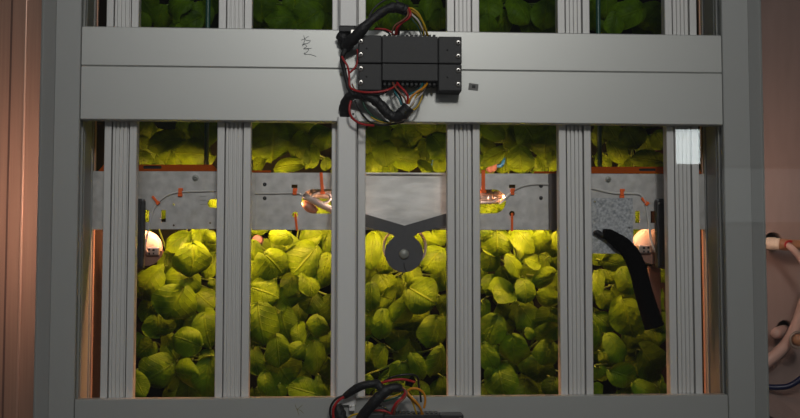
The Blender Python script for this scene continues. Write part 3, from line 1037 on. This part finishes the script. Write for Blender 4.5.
for k in range(5):
    plants = [Plant('leafy green plant in the %s window, %s' % (WN[k], rn), W(CX[k], ry-4, 0.335)) for ry, rn in ROWS]

    def owner(py):
        return plants[0] if py < 60 else plants[1] if py < 200 else plants[2] if py < 318 else plants[3]
    for i, (px, py, L, Wd, ang, lay) in enumerate(LEAVES[k]):
        Y = LAYER_Y[lay]+rng.uniform(-0.006, 0.006)+(0.004*(i % 3))
        owner(py).leaf(px, py, L*1.04, Wd*1.14, ang, Y, rng.uniform(-30, 14), rng.uniform(-24, 24), rng.uniform(0.7, 1.25))
    # inner leaves behind, out to the sides behind the profiles
    for j in range(50):
        px = CX[k]+rng.uniform(-62, 62)
        py = rng.choice([rng.uniform(-25, 40), rng.uniform(110, 180), rng.uniform(185, 228), rng.uniform(225, 310), rng.uniform(300, 405), rng.uniform(230, 400)])
        if k == 4 and px > 672 or k == 0 and px < 128:
            continue
        s = rng.uniform(17, 32)
        owner(py).leaf(px, py, s*1.15, s, rng.uniform(-150, -30), rng.uniform(0.275, 0.300), rng.uniform(-35, 20), rng.uniform(-30, 30), 1.0)
    for p in plants:
        p.done()

# grow panel the plants are rooted in
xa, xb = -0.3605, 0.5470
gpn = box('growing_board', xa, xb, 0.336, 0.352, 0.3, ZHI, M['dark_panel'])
tag(gpn, 'dark upright growing panel behind all the leafy plants', 'panel')

# ------------------------------------------------------------------ black terminal block on the middle beams


def terminal_block(dx, dy, label, Yf=-0.030):
    e = empty('terminal_block', W(410+dx, 64+dy, 0), label, 'terminal block', 'black terminal blocks')
    ymid = 63.4+dy

    def b(name, x0, x1, y0, y1, Ya, Yb, m, bev=0.0008):
        return pbox(name, x0+dx, x1+dx, y0+dy, y1+dy, Ya, Yb, M[m], e, bev)
    b('centre_block', 382.3, 437.9, 36.2, 62.9, Yf-0.002, 0.0, 'black')
    b('centre_block', 382.3, 437.9, 63.9, 80.6, Yf-0.002, 0.0, 'black')
    b('end_block', 358.4, 381.8, 35.0, 63.0, Yf, 0.0, 'black', 0.0016)
    b('end_block', 358.4, 381.8, 63.9, 90.4, Yf, 0.0, 'black', 0.0016)
    b('end_block', 438.4, 461.8, 36.4, 63.6, Yf, 0.0, 'black', 0.0016)
    b('end_block', 438.4, 461.8, 64.3, 91.0, Yf, 0.0, 'black', 0.0016)
    b('contact_strip', 382.3, 437.9, 80.4, 84.6, Yf+0.010, 0.0, 'black_seam')
    for i in range(12):
        x = 383.5+i*4.5
        b('contact', x, x+2.6, 80.0, 85.4, Yf+0.004, -0.004, 'black', 0.0004)
        b('contact', x, x+2.6, 34.6, 37.0, Yf+0.004, -0.004, 'black', 0.0004)
    for x, ys in ((360.9, (41.2, 54.4, 68.4, 82.4)), (458.4, (42.4, 56.0, 70.2, 84.2))):
        for y in ys:
            s_ = screw(x+dx, y+dy, Yf-0.0003, 0.0043, e)
            lathe_y('screw_recess', x+dx, y+dy, Yf-0.0016, [(0.0, -0.0003), (0.0018, -0.0002), (0.0019, 0.0006)], M['hole'], s_, 6, False)
    for x, y in ((366.5, 48.5), (366.5, 76.6), (447.4, 50.0), (447.4, 77.2)):
        lathe_y('vent_hole', x+dx, y+dy, Yf-0.0001, [(0.0, -0.0002), (0.0012, -0.0002), (0.0012, 0.0004)], M['hole'], e, 10)
    return e


terminal_block(0, 0, 'black terminal block with steel screws mounted across the middle beams')
tb2 = terminal_block(2, 378.5, 'black terminal block mostly below the picture, on the bottom beam')

# ------------------------------------------------------------------ wiring harness, upper block
YW = -0.040
h = empty('wiring_harness', W(345, 60, -0.01), 'black taped wiring harness with coloured wires around the upper terminal block', 'wiring', 'wiring harnesses')
tube('taped_bundle', [(345, 47, -0.012), (349, 43, -0.022), (357, 35, -0.032), (367, 24.5, -0.036), (378, 15, -0.036), (388, 9, -0.036), (397, 7.5, -0.034), (404, 9.5, -0.032), (408, 12, -0.032)],
     [5.6, 6, 5.6, 4.6, 4.4, 4.8, 5.2, 5.4, 4.6], M['tape'], h, wob=0.13, seed=2, n=6)
tube('taped_bundle', [(345, 116, 0.0), (344.4, 109, -0.006), (346, 101, -0.014), (352, 95.5, -0.022), (362, 94.5, -0.028), (372, 98, -0.030), (381, 105.5, -0.030), (388, 113.5, -0.030), (395.5, 117.5, -0.030), (403, 113.5, -0.032), (409, 106.5, -0.034)],
     [5.2, 5.4, 5.0, 4.6, 5.0, 5.0, 5.0, 5.2, 5.6, 7.0, 6.6], M['tape'], h, wob=0.11, seed=4, n=6)
tube('black_lead', [(349, 46, -0.018), (344, 52, -0.020), (342, 60, -0.018), (344.5, 71, -0.018), (347, 82, -0.020), (350, 91, -0.024), (354, 95, -0.028)], [3.0, 2.6, 2.4, 2.2, 2.2, 2.2, 2.2], M['tape'], h, wob=0.05, n=4)
tube('red_wire', [(341.8, 56.5, -0.024), (344, 60.5, -0.026), (347.8, 67, -0.027), (349.3, 77, -0.026), (350.2, 87, -0.028), (357, 91, -0.034), (368, 92.4, -0.040), (381, 91.6, -0.040), (391, 88.6, -0.038), (397, 84.5, -0.028)], 1.1, M['red'], h)
tube('red_wire', [(357.4, 49, -0.020), (358, 57, -0.020), (356, 66, -0.022), (351, 71.5, -0.022), (348.5, 73, -0.022)], 1.1, M['red'], h)
tube('brown_wire', [(352, 84, -0.025), (354.5, 89, -0.030), (359, 91, -0.033)], 0.8, M['brown'], h)
tube('black_wire', [(358, 93, -0.034), (372, 95, -0.036), (384, 93, -0.036), (392, 87, -0.030)], 1.0, M['blackw'], h)
tube('red_wire', [(351, 101, -0.028), (349.4, 108, -0.030), (350.6, 115, -0.030), (355, 120.5, -0.028), (363, 124.3, -0.026), (374, 125.6, -0.022)], 1.2, M['red'], h)
tube('black_wire', [(355, 100, -0.026), (358.5, 108, -0.026), (364, 116.5, -0.024), (371, 122.5, -0.022), (384, 125, -0.018), (404, 122, -0.012)], 1.1, M['blackw'], h)
tube('green_wire', [(362.5, 101, -0.024), (366, 109, -0.024), (372, 115.5, -0.022), (379, 119.5, -0.020), (388, 122, -0.018)], 0.9, M['green'], h)
tube('yellow_wire', [(371, 117, -0.0205), (377, 120.4, -0.020), (384, 122.4, -0.018), (391, 123, -0.016)], 0.8, M['yellow'], h)
tube('black_wire', [(369, 17, -0.034), (374, 8.5, -0.034), (381, 2.5, -0.034), (388, -1, -0.034), (395, -0.5, -0.034), (400, 4, -0.034)], 0.9, M['blackw'], h)
# wires leaving the upper end of the bundle
for m, nm, pts, r in (
    ('red', 'red_wire', [(408.5, 8, -0.036), (410.5, 14, -0.040), (408, 18.5, -0.040), (402, 22.5, -0.038), (397, 28, -0.036), (395.5, 35, -0.026)], 1.3),
    ('brown', 'brown_wire', [(407.5, 9.5, -0.038), (407.8, 15, -0.044), (403, 20, -0.043), (396, 24.5, -0.041), (393, 29, -0.038), (392, 35, -0.026)], 0.75),
    ('red', 'red_wire', [(409, 10, -0.034), (410, 16, -0.035), (404, 21.5, -0.034), (399, 26.5, -0.032), (396.8, 35, -0.022)], 0.8),
    ('blackw', 'black_wire', [(410, 14, -0.028), (407, 20, -0.028), (401, 24, -0.028), (398.6, 35, -0.018)], 1.0),
    ('red', 'red_wire', [(374.5, 28.8, -0.018), (384, 29.2, -0.020), (390, 31.5, -0.022), (394, 35, -0.020)], 1.0),
    ('blackw', 'black_wire', [(383, 30.2, -0.014), (388, 32.5, -0.016), (391, 36, -0.016)], 0.9),
    ('yellow', 'yellow_wire', [(409, 8, -0.036), (413, 9, -0.040), (418, 13, -0.040), (421.5, 19, -0.038), (425, 27, -0.034), (428, 36, -0.022)], 0.95),
    ('green', 'green_wire', [(409, 9, -0.034), (414, 11, -0.036), (419, 16, -0.036), (421.5, 24, -0.034), (423, 35, -0.022)], 0.8),
    ('yellow', 'yellow_wire', [(409, 9.6, -0.036), (415, 12.5, -0.038), (419.5, 17, -0.038), (423, 24, -0.034), (423.8, 36, -0.022)], 0.9),
    ('orangew', 'amber_wire', [(409, 11, -0.034), (414, 13, -0.036), (420, 18, -0.036), (424, 24, -0.034), (426.8, 36, -0.022)], 0.8),
    ('white', 'white_wire', [(409.5, 12, -0.034), (413, 15.5, -0.036), (418, 20.5, -0.036), (421.5, 27, -0.032), (425, 36, -0.020)], 0.9),
    ('green', 'green_wire', [(409, 15, -0.030), (413.5, 21, -0.032), (418, 27, -0.030), (421.5, 36, -0.020)], 0.75),
    ('yellow', 'yellow_wire', [(409, 14, -0.028), (412.5, 18.5, -0.030), (417, 24, -0.028), (421, 30, -0.026), (423, 36, -0.018)], 0.6),
    # lower side
    ('brown', 'brown_wire', [(392.5, 82.5, -0.026), (395, 87, -0.036), (400, 93, -0.040), (404.5, 98, -0.040), (406.5, 104, -0.038)], 0.95),
    ('red', 'red_wire', [(397, 82.5, -0.026), (399.5, 86, -0.036), (405, 91.5, -0.042), (407.8, 97, -0.042), (407.2, 104, -0.038)], 1.15),
    ('teal', 'teal_wire', [(393.5, 89, -0.028), (396, 94, -0.034), (399.5, 99.5, -0.036), (401.5, 105, -0.036)], 1.0),
    ('blackw', 'black_wire', [(391, 84, -0.024), (396.5, 91, -0.032), (401, 98, -0.034), (403, 105, -0.036)], 0.9),
    ('teal', 'teal_wire', [(422.5, 83.5, -0.026), (421, 87.5, -0.036), (416, 91.5, -0.040), (409, 94.5, -0.038)], 0.95),
    ('orangew', 'amber_wire', [(427.2, 83.5, -0.026), (424, 87.5, -0.038), (417, 92, -0.042), (411.5, 97, -0.042), (408.5, 104, -0.038)], 1.15),
    ('yellow', 'yellow_wire', [(425.5, 84.5, -0.024), (420, 92, -0.036), (416, 97, -0.038), (413, 104, -0.036), (410, 107, -0.034)], 0.8),
    ('white', 'white_wire', [(425, 88, -0.022), (421.5, 94, -0.034), (415, 100, -0.038), (410.5, 106, -0.036)], 0.9),
    ('yellow', 'green_yellow_wire', [(422.5, 88, -0.020), (422, 96, -0.028), (419, 104, -0.030), (415, 109, -0.030), (410, 110.5, -0.030)], 0.95),
):
    tube(nm, pts, r, M[m], h)

# black connector where the bundle enters the duct
cn = empty('cable_connector', W(346, 33, -0.008), 'small black connector below the upper cable duct', 'connector')
pbox('connector_body', 339, 355, 26.2, 31.5, -0.020, 0.002, M['black'], cn, 0.001)
tube('connector_boot', [(339.5, 34, -0.010), (343, 38, -0.012), (347, 41, -0.014), (351, 40, -0.014)], [4.5, 6.5, 6.5, 5], M['tape'], cn, wob=0.12, seed=8, n=3)
pbox('metal_tab', 350.8, 354.2, 29.5, 33.5, -0.022, -0.018, M['screw'], cn, 0.0006)
# duct end brackets
db = pbox('duct_bracket', 350.6, 355.6, 110.2, 117.5, -0.012, -0.001, M['duct'], None, 0.0008)
tag(db, 'small pale bracket at the top of the long cable duct', 'bracket', 'duct brackets')
lathe_y('bracket_screw', 353.2, 114, -0.012, [(0.0004, -0.0012), (0.0014, -0.001), (0.0016, 0.0002)], M['holder'], db, 10)
db = pbox('duct_bracket', 349.2, 354.8, 405.2, 411.0, -0.012, -0.001, M['duct'], None, 0.0008)
tag(db, 'small pale bracket at the foot of the long cable duct', 'bracket', 'duct brackets')
lathe_y('bracket_screw', 349.8+1, 406.4, -0.012, [(0.0004, -0.0012), (0.0014, -0.001), (0.0016, 0.0002)], M['screw'], db, 10)
bs = lathe_y('beam_screw', 342, 74, 0.0, [(0.0, -0.0026), (0.0016, -0.0026), (0.0030, -0.0014), (0.0034, 0.0002)], M['bolt'])
tag(bs, 'small round screw on the beam left of the harness lead', 'screw')

# ------------------------------------------------------------------ wiring harness, lower block
h = empty('wiring_harness', W(365, 400, -0.01), 'black wiring harness with red and amber wires at the bottom beam', 'wiring', 'wiring harnesses')
tube('taped_bundle', [(343.5, 397, -0.020), (350, 392.5, -0.024), (358, 387.5, -0.028), (367, 384.6, -0.032), (377, 383.4, -0.034)], [2.4, 4.0, 4.2, 3.8, 3.4], M['tape'], h, wob=0.06, seed=12, n=4)
tube('taped_bundle', [(359, 421, -0.020), (366, 411.5, -0.030), (374, 402.5, -0.036), (382, 394, -0.038), (389, 389, -0.038), (396, 387.6, -0.038), (401, 388.5, -0.036)], [4.8, 5.4, 5.6, 5.6, 5.0, 4.2, 3.6], M['tape'], h, wob=0.07, seed=13, n=4)
tube('taped_bundle', [(370, 384.5, -0.030), (377, 383.4, -0.034), (380, 387, -0.036), (384, 391, -0.036)], [3.4, 4.0, 4.4, 4.0], M['tape'], h, wob=0.08, seed=14, n=4)
tube('black_connector', [(337, 405, -0.014), (339, 411, -0.014), (342, 420, -0.014)], [4.5, 6.0, 6.0], M['tape'], h, wob=0.12, seed=15, n=3)
for m, nm, pts, r in (
    ('red', 'red_wire', [(344, 397, -0.026), (338, 401, -0.026), (334, 407, -0.026), (333, 413, -0.024), (334, 421, -0.020)], 1.4),
    ('blackw', 'black_wire', [(344, 395.5, -0.022), (336, 399, -0.022), (331, 406, -0.022), (330, 413, -0.020), (332, 421, -0.018)], 1.1),
    ('red', 'red_wire', [(380, 383.4, -0.036), (388, 381, -0.040), (396, 379.6, -0.040), (405, 379.6, -0.038), (415, 382.2, -0.034)], 1.2),
    ('blackw', 'black_wire', [(384, 381, -0.030), (393, 377, -0.034), (403, 374.8, -0.036), (413, 374.8, -0.034), (418, 378, -0.030), (418.5, 384, -0.028), (420, 392, -0.026), (421, 402, -0.022)], 1.0),
    ('red', 'red_wire', [(402, 388, -0.036), (405.5, 392, -0.040), (402, 398, -0.040), (396.5, 403, -0.040), (393, 409, -0.036), (391, 417, -0.026)], 1.3),
    ('brown', 'brown_wire', [(403, 388, -0.038), (407, 392.5, -0.042), (404, 398.5, -0.042), (398, 404, -0.042), (395, 410, -0.038), (394, 418, -0.026)], 0.9),
    ('red', 'red_wire', [(372, 411, -0.026), (381, 410.4, -0.028), (389, 412.5, -0.028), (394, 417, -0.024)], 1.1),
    ('blackw', 'black_wire', [(377, 405, -0.026), (383, 407, -0.028), (388, 411, -0.028), (391, 416, -0.024)], 1.0),
    ('blue', 'blue_wire', [(397, 390.5, -0.0405), (401, 390.0, -0.041), (405, 389.5, -0.040)], 0.6),
    ('orangew', 'amber_wire', [(408, 390.5, -0.038), (412, 388.5, -0.040), (418, 389, -0.040), (423.5, 393, -0.038), (425.3, 400, -0.036), (424, 408, -0.034)], 1.15),
    ('orangew', 'amber_wire', [(406.5, 391, -0.038), (411, 397, -0.042), (417, 403, -0.042), (421, 410, -0.036), (422, 419, -0.024)], 1.15),
    ('orangew', 'amber_wire', [(408, 394, -0.036), (414, 402, -0.038), (420, 408, -0.036), (425, 419, -0.022)], 0.9),
    ('yellow', 'yellow_wire', [(407, 395, -0.034), (412, 401, -0.036), (415, 409, -0.034), (418, 419, -0.022)], 0.9),
    ('green', 'green_wire', [(383, 401.5, -0.032), (391, 399.5, -0.034), (398, 397, -0.036), (405, 393, -0.036)], 0.8),
    ('yellow', 'yellow_wire', [(386, 399, -0.034), (393, 396.5, -0.036), (401, 393.5, -0.037)], 0.7),
    ('yellow', 'yellow_wire', [(346, 420, -0.018), (352, 415.5, -0.022), (359, 413.5, -0.024)], 0.9),
):
    tube(nm, pts, r, M[m], h)

# ------------------------------------------------------------------ handwriting and sticker on the beams
sk = []
for pts in ([(303.5, 35.5), (304.8, 39.5), (303.8, 43.0), (303.0, 45.5)], [(301.0, 40.2), (303.5, 39.4), (305.5, 38.2), (308.6, 36.2)],
            [(305.0, 39.5), (307.0, 40.5), (310.6, 40.2)], [(310.4, 41.0), (307.8, 43.4), (304.5, 43.8), (302.2, 46.2)],
            [(302.0, 44.5), (304.8, 44.4), (306.6, 46.6), (303.8, 48.6), (311.6, 48.2)], [(303.4, 48.9), (308.5, 49.2), (307.6, 51.2), (304.6, 53.8)],
            [(304.6, 52.6), (304.4, 54.2), (310.6, 54.6), (316.2, 56.6)]):
    sk.append([W(a, b, -0.0001) for a, b in pts])
bm = bmesh.new()
for pts in sk:
    tube_bm(bm, smooth_pts(pts, 4), 0.00042, 6, flat=0.5)
o = link('handwriting', mesh_from(bm, 'handwriting'), M['ink'])
tag(o, 'small dark handwritten scribble on the upper middle beam', 'handwriting')
bm = bmesh.new()
for pts in ([(295, 404.5), (297, 409.5), (299, 415)], [(302.5, 405), (297, 409.5)], [(297, 409.5), (300.5, 410.5), (303.5, 413.5)]):
    tube_bm(bm, smooth_pts([W(a, b, -0.0001) for a, b in pts], 4), 0.00035, 6, flat=0.5)
o = link('handwriting', mesh_from(bm, 'handwriting'), mat('yellow_ink', (0.22, 0.20, 0.05), 0.6))
tag(o, 'faint yellowish handwritten letter on the bottom beam, left of the wiring', 'handwriting')
st = plate('sticker', [(469.0, 82.9), (478.6, 84.3), (477.9, 90.8), (468.2, 89.8)], [], -0.0003, 0.0003, M['sticker'])
tag(st, 'small grey sticker with a dark square right of the terminal block', 'sticker')
plate('dark_square', [(472.2, 85.0), (475.6, 85.3), (475.3, 88.4), (471.9, 88.0)], [], -0.0006, 0.0003, M['sticker_dark'], st)

# ------------------------------------------------------------------ hoses by the right wall
YR = 0.44
hs = empty('hose_connection', W(773, 243, YR), 'cream hose nozzle with red ring leaving the round hole in the right wall', 'hose')
tube('nozzle', [(767, 243.2, 0.40), (769, 243.4, 0.395), (774, 243.8, 0.39), (779.5, 244.2, 0.385)], [7.0, 8.6, 8.6, 8.2], M['white_fit'], hs, n=3)
tube('elbow', [(773.5, 242, 0.47), (773, 242.6, 0.44), (771, 243.2, 0.40)], [7, 7, 7], M['white_fit'], hs, n=3)
tube('brown_fitting', [(779, 244.2, 0.385), (786, 244.8, 0.382), (794, 245, 0.382), (812, 245, 0.382)], [7.2, 8.0, 7.0, 6.0], M['fit_brown'], hs, n=3)
tube('red_ring', [(785.5, 247, 0.368), (786, 243, 0.366), (789, 241.2, 0.366), (792, 241.6, 0.366)], 1.6, M['red'], hs, n=4)
tube('hose_end', [(787.5, 244.5, 0.368), (790.5, 247.2, 0.362), (795, 251.5, 0.36), (800, 258, 0.36), (806, 268, 0.36)], [3.6, 4.2, 4.4, 4.4, 4.4], M['hose'], hs, n=4)

hs = tube('water_hose', [(756, 370, 0.40), (768, 361, 0.40), (779, 352, 0.395), (789, 340, 0.39), (797, 324, 0.385), (804, 304, 0.38), (812, 280, 0.37)], 7.6, M['hose'])
tag(hs, 'thick pale hose rising to the right edge near the lower wall hole', 'hose')
e = empty('hose_stub', W(785, 330, YR), 'pale rounded hose stub in the lower round hole of the right wall', 'hose fitting')
tube('stub', [(785, 329, 0.47), (781.5, 331, 0.44), (777, 333, 0.41), (774.5, 333.6, 0.40)], [6, 7.5, 7.8, 5.5], M['hose'], e, n=4)
e = empty('hose_clamp', W(798, 341, 0.37), 'round brownish clamp on the thick pale hose at the right edge', 'clamp')
tube('clamp_ring', [(798+8*math.cos(math.radians(a)), 340+8*math.sin(math.radians(a)), 0.368) for a in range(0, 361, 30)], 1.6, M['clamp'], e, n=3)
lathe_y('clamp_body', 799, 340, 0.372, [(0.0, -0.006), (0.008, -0.005), (0.011, 0.0), (0.011, 0.012)], M['fit_brown'], e, 20)
bt = tube('blue_tube', [(690, 384, 0.43), (706, 364, 0.425), (725, 376, 0.42), (745, 384, 0.41), (768, 387, 0.40), (780, 387.2, 0.395), (790, 385.5, 0.39), (801, 378.5, 0.385), (815, 366, 0.38)], 3.9, M['blue'])
tag(bt, 'dark blue tube along the lower right wall', 'tube', 'blue tubes')
bt = tube('blue_tube', [(101, 362, 0.355), (97, 370, 0.35), (93, 378, 0.35), (90, 388, 0.35), (84, 400, 0.35)], 2.6, M['blue'])
tag(bt, 'short piece of dark blue tube low beside the first profile', 'tube', 'blue tubes')
# ledge under the hoses
bm = bmesh.new()
A = W(735, 358, YR)
B = W(830, 412, 0.30)
zl = W(768, 399, 0.30).z
ptsl = [W(740, 357, 0.435), W(830, 408, 0.435)]
bm2 = [(W(740, 366, 0.435)), (W(835, 410, 0.435)), (W(835, 446, 0.37)), (W(740, 392, 0.37))]
v0 = [bm.verts.new(p) for p in bm2]
v1 = [bm.verts.new(p-Vector((0, 0, 0.012))) for p in bm2]
bm.faces.new(v0)
bm.faces.new(v1[::-1])
for i in range(4):
    bm.faces.new((v0[i], v0[(i+1) % 4], v1[(i+1) % 4], v1[i]))
o = link('sloping_ledge', mesh_from(bm, 'ledge'), M['wall_r'])
tag(o, 'brown sloping ledge below the blue tube at the lower right', 'ledge')

# pinkish planting collars showing between the leaves
M['collar'] = mat('pink_collar', (0.20, 0.12, 0.12), 0.8)
for px, py, rr, l in ((133, 147, 7, 'pinkish planting collar at the upper left of the first window'), (257, 240, 6, 'pinkish planting collar high in the second window below its sheet'),
                      (398, 151, 3.5, 'small pinkish planting collar between leaves in the upper middle window'), (492, 166, 7, 'pinkish planting collar beside the blue clip of the fourth window'),
                      (657, 147, 4.5, 'pinkish planting collar at the upper right of the last window')):
    c = lathe_y('planting_collar', px, py, 0.262, [(0.0, 0.0), (rr*S*0.8, 0.0), (rr*S, 0.003), (rr*S, 0.074), (0.0, 0.074)], M['collar'], None, 20)
    tag(c, l, 'planting collar', 'pinkish planting collars')

# blue clips and pink pieces between the leaves
for px, py, l in ((501.5, 162, 'blue clip between the leaves of the fourth window, above its sheet'), (432, 163, 'blue clip between the leaves of the middle window, above its sheet')):
    e = tube('plant_clip', [(px-4, py+4, 0.24), (px, py+3, 0.236), (px+2, py-1, 0.235), (px+1.5, py-5, 0.236)], 2.2, M['blueclip'], None, n=4)
    tag(e, l, 'clip', 'blue plant clips')

# ------------------------------------------------------------------ front glass and the lit window it mirrors
YG = -0.115
g = box('window_1', -1.2, 1.4, YG, YG+0.004, 0.2, ZHI, M['glass'])
tag(g, kind='structure')


def mirrored(px, py, dist):
    p = W(px, py, YG+dist)
    return Vector((p.x, YG-dist, p.z))


D_ = 3.9
q = [mirrored(676, 129.5, D_), mirrored(700, 129.5, D_), mirrored(700, 164, D_), mirrored(676, 164, D_)]
x0, x1 = min(p.x for p in q), max(p.x for p in q)
z0, z1 = min(p.z for p in q), max(p.z for p in q)
e = empty('lit_window', ((x0+x1)/2, YG-D_, z0), 'bright hatch window in the hall mirrored faintly by the front glass', 'window')
bm = bmesh.new()
add_box(bm, x0, x1, YG-D_-0.01, YG-D_, z0, z1)
link('pane', mesh_from(bm), M['screen'], e)
bm = bmesh.new()
f = 0.02
for a in ((x0-f, x1+f, z1, z1+f), (x0-f, x1+f, z0-f, z0), (x0-f, x0, z0, z1), (x1, x1+f, z0, z1)):
    add_box(bm, a[0], a[1], YG-D_-0.012, YG-D_+0.008, a[2], a[3])
link('frame', mesh_from(bm), M['holder'], e)


# glowing panel added so the glass mirrors a pale haze right of it
q = [mirrored(722, 169, D_), mirrored(812, 169, D_), mirrored(812, 222, D_), mirrored(722, 222, D_)]
x0, x1 = min(p.x for p in q), max(p.x for p in q)
z0, z1 = min(p.z for p in q), max(p.z for p in q)
M['dim'] = mat('haze_panel', (0.3, 0.3, 0.3), 0.5, emit=(0.9, 1.0, 1.0), estr=0.30)
e = empty('haze_panel', ((x0+x1)/2, YG-D_, z0), 'wide glowing panel added to mirror a pale haze in the front glass', 'window')
bm = bmesh.new()
add_box(bm, x0, x1, YG-D_-0.01, YG-D_, z0, z1)
link('pane', mesh_from(bm), M['dim'], e)
bm = bmesh.new()
for a in ((x0-f, x1+f, z1, z1+f), (x0-f, x1+f, z0-f, z0), (x0-f, x0, z0, z1), (x1, x1+f, z0, z1)):
    add_box(bm, a[0], a[1], YG-D_-0.012, YG-D_+0.008, a[2], a[3])
link('frame', mesh_from(bm), M['holder'], e)
